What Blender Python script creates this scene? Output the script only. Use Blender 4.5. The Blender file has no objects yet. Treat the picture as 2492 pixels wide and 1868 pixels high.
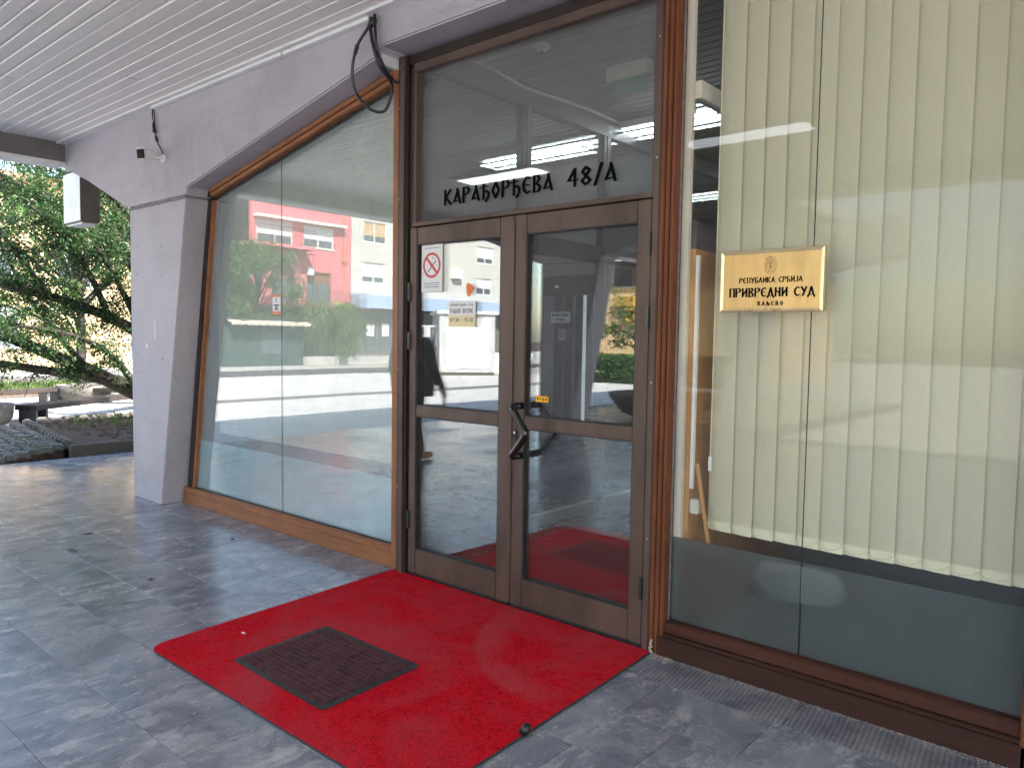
import bpy, bmesh, math, random
import numpy as np
from mathutils import Vector, Matrix
R = math.radians
random.seed(7)
rng = np.random.default_rng(7)
scene = bpy.context.scene
COL = scene.collection

# ------------------------------------------------------------------ camera
yaw, pitch, roll = -0.70900232, -0.06018538, 0.01550014
cy, sy, cp, sp, cr, sr = math.cos(yaw), math.sin(yaw), math.cos(pitch), math.sin(pitch), math.cos(roll), math.sin(roll)
fwd = Vector((sy*cp, cy*cp, sp)); rgt = Vector((cy, -sy, 0)); upv = rgt.cross(fwd)
r2 = cr*rgt + sr*upv; u2 = -sr*rgt + cr*upv
cam_d = bpy.data.cameras.new('camera'); cam = bpy.data.objects.new('camera', cam_d); COL.objects.link(cam)
cam.matrix_world = Matrix(((r2.x, u2.x, -fwd.x, 0), (r2.y, u2.y, -fwd.y, 0), (r2.z, u2.z, -fwd.z, 1.5), (0, 0, 0, 1)))
cam_d.sensor_width = 36; cam_d.lens = 1843.844/2492*36; cam_d.clip_start = 0.05; cam_d.clip_end = 2000
scene.camera = cam

# ------------------------------------------------------------------ sky, sun, exposure
SUN_AZ = R(32)          # from +x towards +y
SUN_EL = R(45)
world = bpy.data.worlds.new('World'); scene.world = world; world.use_nodes = True
wn = world.node_tree.nodes; wl = world.node_tree.links
bg = wn['Background']; sky = wn.new('ShaderNodeTexSky'); sky.sky_type = 'NISHITA'; sky.sun_disc = False
sky.sun_elevation = SUN_EL; sky.sun_rotation = math.pi/2 - SUN_AZ
sky.air_density = 1.2; sky.dust_density = 1.6
wl.new(sky.outputs[0], bg.inputs[0]); bg.inputs[1].default_value = 0.15
sd = bpy.data.lights.new('sun', 'SUN'); sd.energy = 4.6; sd.angle = R(0.53); sd.color = (1, .95, .87)
sun = bpy.data.objects.new('sun', sd); COL.objects.link(sun)
sdir = Vector((math.cos(SUN_EL)*math.cos(SUN_AZ), math.cos(SUN_EL)*math.sin(SUN_AZ), math.sin(SUN_EL)))
sun.rotation_euler = sdir.to_track_quat('Z', 'Y').to_euler()
scene.view_settings.view_transform = 'Standard'; scene.view_settings.look = 'None'
scene.view_settings.exposure = 2.38; scene.view_settings.gamma = 1
scene.render.engine = 'CYCLES'
scene.cycles.use_denoising = True
scene.cycles.max_bounces = 12; scene.cycles.diffuse_bounces = 7; scene.cycles.glossy_bounces = 5
scene.cycles.transparent_max_bounces = 24; scene.cycles.transmission_bounces = 8
scene.cycles.caustics_reflective = False; scene.cycles.caustics_refractive = True; scene.cycles.blur_glossy = 1.0
scene.cycles.sample_clamp_indirect = 6
scene.cycles.use_adaptive_sampling = True; scene.cycles.adaptive_threshold = .02

# ------------------------------------------------------------------ mesh helpers
class MB:
    def __init__(s): s.v = []; s.f = []; s.m = []
    def add(s, vs, fs, mi=0):
        o = len(s.v); s.v += [tuple(p) for p in vs]; s.f += [tuple(i+o for i in f) for f in fs]; s.m += [mi]*len(fs); return s
    def box(s, x0, x1, y0, y1, z0, z1, mi=0):
        return s.add([(x0,y0,z0),(x1,y0,z0),(x1,y1,z0),(x0,y1,z0),(x0,y0,z1),(x1,y0,z1),(x1,y1,z1),(x0,y1,z1)],
                     [(0,3,2,1),(4,5,6,7),(0,1,5,4),(1,2,6,5),(2,3,7,6),(3,0,4,7)], mi)
    def xz(s, poly, y0, y1, mi=0):      # polygon (x,z) counter-clockwise seen from -y, extruded along y
        n = len(poly)
        a = sum(poly[i][0]*poly[(i+1)%n][1]-poly[(i+1)%n][0]*poly[i][1] for i in range(n))
        if a < 0: poly = poly[::-1]
        vs = [(x,y0,z) for x,z in poly]+[(x,y1,z) for x,z in poly]
        fs = [tuple(range(n)), tuple(range(2*n-1,n-1,-1))]+[(i, i+n, (i+1)%n+n, (i+1)%n) for i in range(n)]
        return s.add(vs, fs, mi)
    def yz(s, poly, x0, x1, mi=0):
        n = len(poly)
        a = sum(poly[i][0]*poly[(i+1)%n][1]-poly[(i+1)%n][0]*poly[i][1] for i in range(n))
        if a < 0: poly = poly[::-1]
        vs = [(x0,y,z) for y,z in poly]+[(x1,y,z) for y,z in poly]
        fs = [tuple(range(n-1,-1,-1)), tuple(range(n,2*n))]+[((i+1)%n, (i+1)%n+n, i+n, i) for i in range(n)]
        return s.add(vs, fs, mi)
    def xy(s, poly, z0, z1, mi=0):
        n = len(poly)
        a = sum(poly[i][0]*poly[(i+1)%n][1]-poly[(i+1)%n][0]*poly[i][1] for i in range(n))
        if a < 0: poly = poly[::-1]
        vs = [(x,y,z0) for x,y in poly]+[(x,y,z1) for x,y in poly]
        fs = [tuple(range(n-1,-1,-1)), tuple(range(n,2*n))]+[(i, (i+1)%n, (i+1)%n+n, i+n) for i in range(n)]
        return s.add(vs, fs, mi)
    def tube(s, pts, r, n=8, mi=0, caps=True):
        pts = [Vector(p) for p in pts]; rr = r if isinstance(r, (list, tuple)) else [r]*len(pts)
        rings = []; prev = None
        for i, p in enumerate(pts):
            t = (pts[min(i+1,len(pts)-1)]-pts[max(i-1,0)]).normalized()
            if prev is None:
                a = Vector((0,0,1)) if abs(t.z) < .9 else Vector((1,0,0)); u = t.cross(a).normalized()
            else:
                u = (prev - t*prev.dot(t)).normalized()
            prev = u; w = t.cross(u)
            rings.append([p+(u*math.cos(2*math.pi*k/n)+w*math.sin(2*math.pi*k/n))*rr[i] for k in range(n)])
        vs = [q for g in rings for q in g]; fs = []
        for i in range(len(pts)-1):
            for k in range(n): fs.append((i*n+k, i*n+(k+1)%n, (i+1)*n+(k+1)%n, (i+1)*n+k))
        if caps: fs += [tuple(range(n-1,-1,-1)), tuple(range((len(pts)-1)*n, len(pts)*n))]
        return s.add(vs, fs, mi)
    def lathe(s, prof, c=(0,0,0), n=24, mi=0):   # profile (r,z)
        vs = []; fs = []
        for r, z in prof:
            for k in range(n): vs.append((c[0]+r*math.cos(2*math.pi*k/n), c[1]+r*math.sin(2*math.pi*k/n), c[2]+z))
        for i in range(len(prof)-1):
            for k in range(n): fs.append((i*n+k, i*n+(k+1)%n, (i+1)*n+(k+1)%n, (i+1)*n+k))
        if prof[0][0] > 1e-4: fs.append(tuple(range(n-1,-1,-1)))
        if prof[-1][0] > 1e-4: fs.append(tuple(range((len(prof)-1)*n, len(prof)*n)))
        return s.add(vs, fs, mi)
    def build(s, name, mats, parent=None, smooth=False, bevel=0, loc=None):
        me = bpy.data.meshes.new(name); me.from_pydata(s.v, [], s.f)
        if not isinstance(mats, (list, tuple)): mats = [mats]
        for m in mats: me.materials.append(m)
        if len(mats) > 1: me.polygons.foreach_set('material_index', s.m)
        if smooth: me.polygons.foreach_set('use_smooth', [True]*len(s.f))
        me.update()
        if bevel:
            bm = bmesh.new(); bm.from_mesh(me); bmesh.ops.remove_doubles(bm, verts=bm.verts, dist=1e-5)
            ed = [e for e in bm.edges if len(e.link_faces) == 2 and e.calc_face_angle(0) > .5]
            bmesh.ops.bevel(bm, geom=ed, offset=bevel, segments=2, affect='EDGES', clamp_overlap=True)
            bm.to_mesh(me); bm.free()
        return link(name, me, parent, loc)
def link(name, me, parent=None, loc=None):
    o = bpy.data.objects.new(name, me); COL.objects.link(o)
    if parent is not None: o.parent = parent
    if loc is not None: o.location = loc
    return o
def tag(o, label=None, cat=None, group=None, kind=None):
    if label: o['label'] = label
    if cat: o['category'] = cat
    if group: o['group'] = group
    if kind: o['kind'] = kind
    return o
def thing(name, label, cat, group=None, loc=(0,0,0), kind=None):
    o = bpy.data.objects.new(name, None); COL.objects.link(o); o.location = loc; o.empty_display_size = .1
    return tag(o, label, cat, group, kind)
def shift(vs, d): return [(a+d[0], b+d[1], c+d[2]) for a, b, c in vs]

# ------------------------------------------------------------------ material helpers
def nt(name):
    m = bpy.data.materials.new(name); m.use_nodes = True
    n = m.node_tree.nodes; l = m.node_tree.links
    return m, n, l, n['Principled BSDF']
def c4(c): return (c[0], c[1], c[2], 1)
def N(n, t, **k):
    o = n.new(t)
    for a, b in k.items(): setattr(o, a, b)
    return o
def coords(n, l, scale=(1,1,1), src='pos', rot=(0,0,0), rnd=0):
    mp = N(n, 'ShaderNodeMapping'); mp.inputs['Scale'].default_value = scale; mp.inputs['Rotation'].default_value = rot
    if src == 'pos': g = N(n, 'ShaderNodeNewGeometry'); out = g.outputs['Position']
    else: g = N(n, 'ShaderNodeTexCoord'); out = g.outputs['Object']
    if rnd:
        oi = N(n, 'ShaderNodeObjectInfo'); mu = N(n, 'ShaderNodeMath', operation='MULTIPLY'); mu.inputs[1].default_value = rnd
        l.new(oi.outputs['Random'], mu.inputs[0]); va = N(n, 'ShaderNodeVectorMath', operation='ADD')
        l.new(out, va.inputs[0]); l.new(mu.outputs[0], va.inputs[1]); out = va.outputs[0]
    l.new(out, mp.inputs[0]); return mp.outputs[0]
def noise(n, l, vec, scale, detail=5, rough=.6, dist=0):
    t = N(n, 'ShaderNodeTexNoise'); t.inputs['Scale'].default_value = scale; t.inputs['Detail'].default_value = detail
    t.inputs['Roughness'].default_value = rough; t.inputs['Distortion'].default_value = dist; l.new(vec, t.inputs['Vector']); return t.outputs[0]
def ramp(n, l, fac, stops):
    r = N(n, 'ShaderNodeValToRGB'); e = r.color_ramp.elements
    while len(e) < len(stops): e.new(.5)
    for i, (p, c) in enumerate(stops):
        e[i].position = p; e[i].color = c4(c) if not isinstance(c, (int, float)) else (c, c, c, 1)
    l.new(fac, r.inputs[0]); return r.outputs[0]
def mix(n, l, fac, a, b, mode='MIX'):
    x = N(n, 'ShaderNodeMix', data_type='RGBA', blend_type=mode)
    for i, v in ((0, fac), (6, a), (7, b)):
        if isinstance(v, (int, float)): x.inputs[i].default_value = v
        elif isinstance(v, tuple): x.inputs[i].default_value = c4(v)
        else: l.new(v, x.inputs[i])
    return x.outputs[2]
def bump(n, l, h, bs, strength=.3, dist=.01):
    b = N(n, 'ShaderNodeBump'); b.inputs['Strength'].default_value = strength; b.inputs['Distance'].default_value = dist
    l.new(h, b.inputs['Height']); l.new(b.outputs[0], bs.inputs['Normal'])
def basic(name, col, rough=.6, metal=0, var=.12, scale=6, bmp=.1, bscale=60, src='pos', stretch=(1,1,1), rnd=0, spec=.5):
    m, n, l, b = nt(name)
    v = coords(n, l, stretch, src, rnd=rnd)
    f = noise(n, l, v, scale, 6, .65)
    d = tuple(max(0, c*(1-var*1.6)) for c in col); h = tuple(min(1, c*(1+var*1.2)) for c in col)
    l.new(ramp(n, l, f, [(.3, d), (.5, col), (.72, h)]), b.inputs['Base Color'])
    rr = ramp(n, l, noise(n, l, v, scale*2.3, 4), [(.3, max(0, rough-.1)), (.7, min(1, rough+.1))]); l.new(rr, b.inputs['Roughness'])
    b.inputs['Metallic'].default_value = metal; b.inputs['Specular IOR Level'].default_value = spec
    if bmp: bump(n, l, noise(n, l, v, bscale, 4), b, bmp, .004)
    return m
def wood(name, col, rough=.45, axis=0, var=.35):
    m, n, l, b = nt(name)
    st = [14, 14, 14]; st[axis] = 1.2
    v = coords(n, l, tuple(st), 'pos'); f = noise(n, l, v, 3, 8, .7, .6)
    d = tuple(c*(1-var) for c in col); h = tuple(min(1, c*(1+var)) for c in col)
    base = ramp(n, l, f, [(.3, d), (.5, col), (.7, h)])
    v2 = coords(n, l, (1,1,1), 'pos'); blot = noise(n, l, v2, 3.2, 5, .7)
    l.new(mix(n, l, ramp(n, l, blot, [(.4, 0.), (.75, .45)]), base, tuple(c*.45 for c in col)), b.inputs['Base Color'])
    b.inputs['Roughness'].default_value = rough; b.inputs['Specular IOR Level'].default_value = .3; bump(n, l, f, b, .25, .003)
    return m
def glass(name, tint=(.9,.95,.93), base=.02, k=1.0, ior=1.5, rough=0.0, dirt_haze=.02, dirt_haze_col=(.6,.6,.6), wave=0):
    m, n, l, b = nt(name); out = n['Material Output']; n.remove(b)
    tr = N(n, 'ShaderNodeBsdfTransparent'); tr.inputs[0].default_value = c4(tint)
    gl = N(n, 'ShaderNodeBsdfGlossy'); gl.inputs['Roughness'].default_value = rough; gl.inputs[0].default_value = (1,1,1,1)
    lw_ = N(n, 'ShaderNodeLayerWeight'); lw_.inputs[0].default_value = .5     # facing = 1-|cos|, the same on both faces of the sheet
    pw = N(n, 'ShaderNodeMath', operation='POWER'); pw.inputs[1].default_value = 5; l.new(lw_.outputs['Facing'], pw.inputs[0])
    mm = N(n, 'ShaderNodeMath', operation='MULTIPLY_ADD', use_clamp=True); mm.inputs[1].default_value = .96*k; mm.inputs[2].default_value = base+.04*k
    l.new(pw.outputs[0], mm.inputs[0])
    if wave:
        v = coords(n, l, (1,1,.6)); bp = N(n, 'ShaderNodeBump'); bp.inputs['Strength'].default_value = wave; bp.inputs['Distance'].default_value = .02
        l.new(noise(n, l, v, 1.4, 1, .4), bp.inputs['Height']); l.new(bp.outputs[0], gl.inputs['Normal'])
    x = N(n, 'ShaderNodeMixShader'); l.new(mm.outputs[0], x.inputs[0]); l.new(tr.outputs[0], x.inputs[1]); l.new(gl.outputs[0], x.inputs[2])
    df = N(n, 'ShaderNodeBsdfDiffuse'); df.inputs[0].default_value = c4(dirt_haze_col)  # diffuse layer: dirt specks plus painted haze over the pane
    v = coords(n, l, (1,1,1)); dn = noise(n, l, v, 3.5, 8, .75)
    sp_ = noise(n, l, v, 55, 2, .5)
    dd = N(n, 'ShaderNodeMath', operation='ADD'); l.new(ramp(n, l, dn, [(.35, dirt_haze*.65), (.75, dirt_haze*1.25)]), dd.inputs[0]); l.new(ramp(n, l, sp_, [(.74, 0.), (.8, .12)]), dd.inputs[1])
    y = N(n, 'ShaderNodeMixShader'); l.new(dd.outputs[0], y.inputs[0]); l.new(x.outputs[0], y.inputs[1]); l.new(df.outputs[0], y.inputs[2])
    l.new(y.outputs[0], out.inputs[0]); return m
def emit(name, col, s):
    m, n, l, b = nt(name); b.inputs['Base Color'].default_value = c4(col); b.inputs['Emission Color'].default_value = c4(col); b.inputs['Emission Strength'].default_value = s; return m
def leafmat(name, col, var=.5, trans=.25):
    m, n, l, b = nt(name); v = coords(n, l, (1,1,1)); f = noise(n, l, v, 5, 5, .7)
    base = ramp(n, l, f, [(.25, tuple(c*(1-var) for c in col)), (.5, col), (.75, (col[0]*(1+var*1.6), col[1]*(1+var), col[2]*(1+var*.4)))])
    l.new(base, b.inputs['Base Color']); b.inputs['Roughness'].default_value = .5
    tl = N(n, 'ShaderNodeBsdfTranslucent'); l.new(mix(n, l, .5, base, (col[0]*2.2, col[1]*2.2, col[2]*.9)), tl.inputs[0])
    x = N(n, 'ShaderNodeMixShader'); x.inputs[0].default_value = trans; l.new(b.outputs[0], x.inputs[1]); l.new(tl.outputs[0], x.inputs[2])
    l.new(x.outputs[0], n['Material Output'].inputs[0]); return m

M = {}
# painted concrete: faint formwork streaks, stains, pin holes
def concrete(name, col, stain=.5):
    m, n, l, b = nt(name); v = coords(n, l)
    big = noise(n, l, v, .9, 6, .65, .4); vs = coords(n, l, (.5, 5, 5)); streak = noise(n, l, vs, 2.2, 5, .6)
    base = ramp(n, l, big, [(.3, tuple(c*.80 for c in col)), (.5, col), (.7, tuple(min(1, c*1.08) for c in col))])
    base = mix(n, l, ramp(n, l, streak, [(.5, 0.), (.75, .25*stain)]), base, (col[0]*.66, col[1]*.62, col[2]*.6))
    vd = coords(n, l, (4, 4, .5)); drip = noise(n, l, vd, 2.5, 6, .7)
    base = mix(n, l, ramp(n, l, drip, [(.55, 0.), (.78, .3*stain)]), base, (col[0]*.6, col[1]*.57, col[2]*.5))
    vo = N(n, 'ShaderNodeTexVoronoi'); vo.inputs['Scale'].default_value = 5; l.new(v, vo.inputs['Vector'])
    base = mix(n, l, ramp(n, l, vo.outputs['Distance'], [(.018, .75), (.03, 0.)]), base, (.12,.11,.1))
    vc = N(n, 'ShaderNodeTexVoronoi', feature='DISTANCE_TO_EDGE'); vc.inputs['Scale'].default_value = .55; vw = N(n, 'ShaderNodeVectorMath', operation='MULTIPLY_ADD'); vw.inputs[1].default_value = (.5,.5,.5)
    nn = N(n, 'ShaderNodeTexNoise'); nn.inputs['Scale'].default_value = 2.2; nn.inputs['Detail'].default_value = 8; l.new(v, nn.inputs['Vector']); l.new(nn.outputs[1], vw.inputs[0]); l.new(v, vw.inputs[2]); l.new(vw.outputs[0], vc.inputs['Vector'])
    base = mix(n, l, ramp(n, l, vc.outputs['Distance'], [(.001, .22), (.003, 0.)]), base, (.16,.15,.15))
    l.new(base, b.inputs['Base Color']); b.inputs['Roughness'].default_value = .75
    h = N(n, 'ShaderNodeMath', operation='ADD'); l.new(noise(n, l, v, 9, 6, .7), h.inputs[0]); l.new(noise(n, l, v, 140, 3, .6), h.inputs[1])
    bump(n, l, h.outputs[0], b, .22, .006); return m
M['concrete'] = concrete('painted_concrete', (.445, .41, .44), 1.0)
M['concrete_shaded'] = concrete('shaded_concrete', (.17, .152, .14), .8)  # same concrete darkened: shade on the eave beam put into the colour
M['joint'] = basic('joint_mortar', (.2, .19, .21), .9, bmp=.6, bscale=90, var=.3, scale=20)
M['soffit'] = basic('white_board', (.88, .82, .765), .45, var=.07, scale=1.3, bmp=.04, stretch=(.3, 3, 1), rnd=3)
M['trim'] = basic('white_trim', (.74, .72, .70), .45, var=.06, scale=3, bmp=.05)
M['wood_l'] = wood('orange_wood_frame', (.31, .125, .054), .48, 0)
M['wood_lv'] = wood('orange_wood_upright', (.31, .125, .054), .48, 2)
M['wood_r'] = wood('red_brown_wood', (.17, .055, .021), .55, 2)
M['wood_sill'] = wood('dark_brown_sill', (.05, .018, .012), .55, 0, .35)
M['lantern'] = basic('lantern_shade_side', (.15,.13,.105), .6, bmp=.05)  # shaded side of the white box put into the body colour
M['cabin'] = basic('cabin_panel', (.46,.46,.46), .5, bmp=.05)
M['seam'] = basic('silicone_seam', (.035,.035,.036), .8, bmp=0, spec=.1)
M['slat_dark'] = basic('dim_slat', (.13,.115,.10), .8, bmp=.05)
M['wood_bead'] = wood('worn_red_bead', (.075,.024,.014), .5, 0, .35)
M['bronze'] = basic('bronze_aluminium', (.105, .070, .055), .45, .2, .3, 3, .06, 200, stretch=(1,1,.3), spec=.35)
M['bronze_d'] = basic('dark_bronze', (.035, .024, .02), .45, .2, .12, 5, .03)
M['gasket'] = basic('black_gasket', (.012, .012, .013), .6, bmp=0)
M['black'] = basic('black_plastic', (.014, .014, .015), .35, var=.2, bmp=.05)
M['black_gloss'] = basic('black_lacquer', (.010, .010, .011), .14, var=.1, bmp=.02)
M['steel'] = basic('worn_steel', (.5, .48, .45), .3, .9, bmp=.05)
M['cream'] = basic('cream_paint', (.66, .62, .52), .5, bmp=.05, var=.06)
M['white'] = basic('white_plastic', (.78, .77, .74), .4, bmp=.03, var=.04)
M['brass'] = basic('brass_frame', (.86, .72, .42), .34, .8, .06, 5, .02)
M['brass_pl'] = basic('brass_plate', (.60, .41, .17), .42, .75, .07, 2.5, .02, stretch=(6, 1, 1))
M['ink'] = basic('black_ink', (.006, .006, .007), .95, bmp=0, spec=.02)
M['ink_grey'] = basic('grey_ink', (.2, .2, .2), .6, bmp=0)
M['ink_gold'] = basic('engraved_gold', (.36, .235, .09), .5, .4, bmp=0)
M['red_ink'] = basic('red_print', (.55, .06, .05), .5, bmp=0)
M['orange_ink'] = basic('orange_print', (.75, .16, .03), .5, bmp=0)
M['paper'] = basic('white_paper', (.74, .73, .71), .7, var=.04, bmp=.05)
M['yellow'] = basic('yellow_print', (.85, .47, .02), .5, bmp=0, var=.05)
M['paper_y'] = basic('cream_paper', (.78, .66, .38), .7, var=.05, bmp=.05)
# glass
M['glass_l'] = glass('window_glass', (.965,.985,.98), .085, 1.3, 1.5, 0, .17, (.56,.66,.68), wave=.03)  # milky haze painted in as a pale diffuse veil
M['glass_d'] = glass('door_glass', (.93,.945,.94), .03, 1.2, 1.5, 0, .012, wave=.02)
M['glass_t'] = glass('transom_glass', (.97,.98,.975), .0, 1, 1.5, 0, .05, wave=.015)  # grey haze painted in as a thin diffuse veil
M['glass_r'] = glass('window_glass_clear', (.985,.99,.98), .0, .33, 1.5, 0, .015, wave=.015)
M['glass_i'] = glass('partition_glass', (.85,.9,.89), .02, 1, 1.5, 0, .01)
M['glass_far'] = basic('far_window_glass', (.10, .12, .14), .06, .0, .1, 2, .02)
def film(name, col, fac, rough=.35):
    m, n, l, b = nt(name); out = n['Material Output']; n.remove(b)
    v = coords(n, l); f = noise(n, l, v, 2.2, 6, .7)
    df = N(n, 'ShaderNodeBsdfDiffuse'); l.new(mix(n, l, ramp(n, l, noise(n, l, v, 70, 3, .6), [(.60, 0.), (.70, .8)]), ramp(n, l, f, [(.3, tuple(c*.72 for c in col)), (.7, tuple(min(1, c*1.2) for c in col))]), (.7,.72,.72)), df.inputs[0])
    tl = N(n, 'ShaderNodeBsdfTranslucent'); tl.inputs[0].default_value = c4(col)
    rf = N(n, 'ShaderNodeBsdfRefraction'); rf.inputs['Roughness'].default_value = rough; rf.inputs['IOR'].default_value = 1.3; rf.inputs[0].default_value = (.8,.85,.85,1)
    a = N(n, 'ShaderNodeMixShader'); a.inputs[0].default_value = .35; l.new(df.outputs[0], a.inputs[1]); l.new(tl.outputs[0], a.inputs[2])
    x = N(n, 'ShaderNodeMixShader'); x.inputs[0].default_value = fac; l.new(rf.outputs[0], x.inputs[1]); l.new(a.outputs[0], x.inputs[2])
    l.new(x.outputs[0], out.inputs[0]); return m
M['film_l'] = film('frosted_film_pale', (.48, .72, .77), .9)
M['film_r'] = film('frosted_film_grey', (.20, .225, .23), .38, .36)
# blinds
m, n, l, b = nt('blind_fabric'); v = coords(n, l, (60, 60, 4)); f = noise(n, l, v, 6, 3)
bc = ramp(n, l, f, [(.3, (.70,.665,.48)), (.7, (.77,.735,.55))]); l.new(bc, b.inputs['Base Color']); b.inputs['Roughness'].default_value = .85
tl = N(n, 'ShaderNodeBsdfTranslucent'); tl.inputs[0].default_value = (.6,.6,.45,1); x = N(n, 'ShaderNodeMixShader'); x.inputs[0].default_value = .3
l.new(b.outputs[0], x.inputs[1]); l.new(tl.outputs[0], x.inputs[2]); l.new(x.outputs[0], n['Material Output'].inputs[0]); M['blind'] = m
M['blind_hem'] = basic('blind_hem', (.74,.71,.52), .8, var=.05, bmp=.03)
# floor marble
m, n, l, b = nt('grey_marble_tile')
v = coords(n, l, (2.1, 1.0, 1), 'pos', (0,0,R(16)), rnd=23)
v1 = coords(n, l, (1,1,1), 'pos'); v2 = coords(n, l, (1.5, 1, 1), 'pos', (0,0,R(-8)), rnd=31)
f1 = noise(n, l, v2, 2.6, 10, .70, .7); f2 = noise(n, l, v, 3.6, 12, .74, .25); f3 = noise(n, l, v2, 1.5, 5, .6, .4); f4 = noise(n, l, v, 8.5, 12, .76, .3)
fine = noise(n, l, coords(n, l, (1.6, 1, 1), 'pos', (0,0,R(16))), 75, 4, .7)
def ragged(q, k=.16):
    mm_ = N(n, 'ShaderNodeMath', operation='MULTIPLY_ADD'); mm_.inputs[1].default_value = k; l.new(fine, mm_.inputs[0]); l.new(q, mm_.inputs[2]); m2_ = N(n, 'ShaderNodeMath', operation='SUBTRACT'); m2_.inputs[1].default_value = k*.5; l.new(mm_.outputs[0], m2_.inputs[0]); return m2_.outputs[0]
f1 = ragged(f1, .14); f2 = ragged(f2); f4 = ragged(f4)
clus = ramp(n, l, f3, [(.36, .15), (.58, 1.)])
base = ramp(n, l, f1, [(.30, (.11,.118,.15)), (.45, (.20,.208,.25)), (.58, (.29,.295,.335)), (.72, (.40,.40,.425))])
stk = ramp(n, l, f2, [(.52, 0.), (.57, .55), (.63, 1.)]); sm = N(n, 'ShaderNodeMath', operation='MULTIPLY'); l.new(clus, sm.inputs[0]); l.new(stk, sm.inputs[1])
base = mix(n, l, sm.outputs[0], base, (.56,.54,.535))
base = mix(n, l, ramp(n, l, f4, [(.56, 0.), (.63, .8)]), base, (.48,.465,.47))
base = mix(n, l, ramp(n, l, f4, [(.30, .85), (.37, 0.)]), base, (.030,.034,.048))
dust = noise(n, l, v1, 1.3, 8, .75); base = mix(n, l, ramp(n, l, dust, [(.50, 0.), (.72, .35)]), base, (.31,.29,.28))
oi = N(n, 'ShaderNodeObjectInfo'); base = mix(n, l, .07, base, ramp(n, l, oi.outputs['Random'], [(0, (.07,.075,.095)), (1, (.27,.27,.29))]))
l.new(base, b.inputs['Base Color'])
l.new(ramp(n, l, dust, [(.35, .12), (.55, .24), (.75, .48)]), b.inputs['Roughness'])
hh = N(n, 'ShaderNodeMath', operation='ADD'); l.new(f2, hh.inputs[0]); l.new(noise(n, l, v1, 90, 3), hh.inputs[1]); bump(n, l, hh.outputs[0], b, .08, .004)
M['marble'] = m
# ribbed kerb tile
M['grout'] = basic('dark_grout', (.06,.06,.065), .9, var=.3, scale=20, bmp=.3)
m, n, l, b = nt('ribbed_tile'); v = coords(n, l, (1,1,1)); w = N(n, 'ShaderNodeTexWave'); w.bands_direction = 'X'; w.inputs['Scale'].default_value = 17; w.inputs['Distortion'].default_value = 1.2; w.inputs['Detail'].default_value = 2; w.inputs['Detail Scale'].default_value = 3
vr = coords(n, l, (1, .3, 1), 'pos', (0,0,R(-20))); l.new(vr, w.inputs['Vector'])
f = noise(n, l, v, 6, 7, .7); base = ramp(n, l, f, [(.3, (.12,.12,.14)), (.5, (.23,.225,.25)), (.72, (.38,.36,.35))])
l.new(mix(n, l, .35, base, w.outputs['Color'], 'MULTIPLY'), b.inputs['Base Color']); b.inputs['Roughness'].default_value = .7; bump(n, l, w.outputs['Fac'], b, .35, .005); M['ribbed'] = m
# carpet
m, n, l, b = nt('red_carpet'); v = coords(n, l)
fib = noise(n, l, v, 120, 3, .7); wor = noise(n, l, v, 42, 4, .75)
base = ramp(n, l, fib, [(.3, (.28,.004,.010)), (.5, (.66,.010,.022)), (.7, (.80,.025,.04))])
base = mix(n, l, ramp(n, l, wor, [(.35, .5), (.5, 0.)]), base, (.16,.003,.006))
big = noise(n, l, v, 1.5, 4, .6, .8); base = mix(n, l, ramp(n, l, big, [(.42, 0.), (.66, .42)]), base, (.42,.09,.105))
# pale arc rubbed by the swinging right door leaf
ds = N(n, 'ShaderNodeVectorMath', operation='DISTANCE'); ds.inputs[1].default_value = (-1.86,3.18,0); gpos = N(n, 'ShaderNodeNewGeometry'); l.new(gpos.outputs['Position'], ds.inputs[0])
arc = ramp(n, l, ds.outputs['Value'], [(.62, 0.), (.72, .25), (.80, .32), (.84, 0.)]); am = N(n, 'ShaderNodeMath', operation='MULTIPLY'); l.new(arc, am.inputs[0]); l.new(ramp(n, l, noise(n, l, v, 2.6, 4, .6), [(.42, 0.), (.6, .9)]), am.inputs[1])
base = mix(n, l, am.outputs[0], base, (.45,.14,.15))
dk = noise(n, l, v, 4.5, 6, .7); base = mix(n, l, ramp(n, l, dk, [(.62, 0.), (.78, .3)]), base, (.24,.008,.012))
l.new(base, b.inputs['Base Color']); b.inputs['Roughness'].default_value = .95; b.inputs['Specular IOR Level'].default_value = .03
hh = N(n, 'ShaderNodeMath', operation='ADD'); l.new(fib, hh.inputs[0]); l.new(wor, hh.inputs[1]); bump(n, l, hh.outputs[0], b, .6, .006); M['carpet'] = m
M['mat_rib'] = basic('mat_rib', (.085,.024,.028), .95, var=.5, scale=25, bmp=.8, bscale=160)
M['rubber'] = basic('mat_rubber', (.032,.034,.036), .65, var=.3, scale=20, bmp=.15)
# outdoors
M['paving'] = basic('plaza_paving', (.40,.39,.37), .75, var=.12, scale=1.2, bmp=.2, bscale=30)
M['asphalt'] = basic('asphalt', (.06,.06,.063), .85, var=.2, scale=3, bmp=.4, bscale=120)
M['kerbstone'] = basic('kerb_stone', (.42,.41,.39), .8, bmp=.3)
M['earth'] = basic('earth', (.062,.038,.024), .95, var=.4, scale=14, bmp=1, bscale=40)
M['grass'] = leafmat('grass_blade', (.075,.13,.025), .4, .3)
M['sett'] = basic('granite_sett', (.15,.142,.125), .75, var=.25, scale=25, bmp=.5, bscale=70, rnd=11)
M['bench_wood'] = wood('weathered_bench', (.034,.026,.022), .7, 1, .4)
M['planter'] = basic('aggregate_concrete', (.11,.097,.083), .85, var=.2, scale=30, bmp=.4)
M['bark'] = basic('bark', (.032,.024,.019), .9, var=.4, scale=12, bmp=.9, bscale=30, stretch=(3,3,.6))
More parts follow.
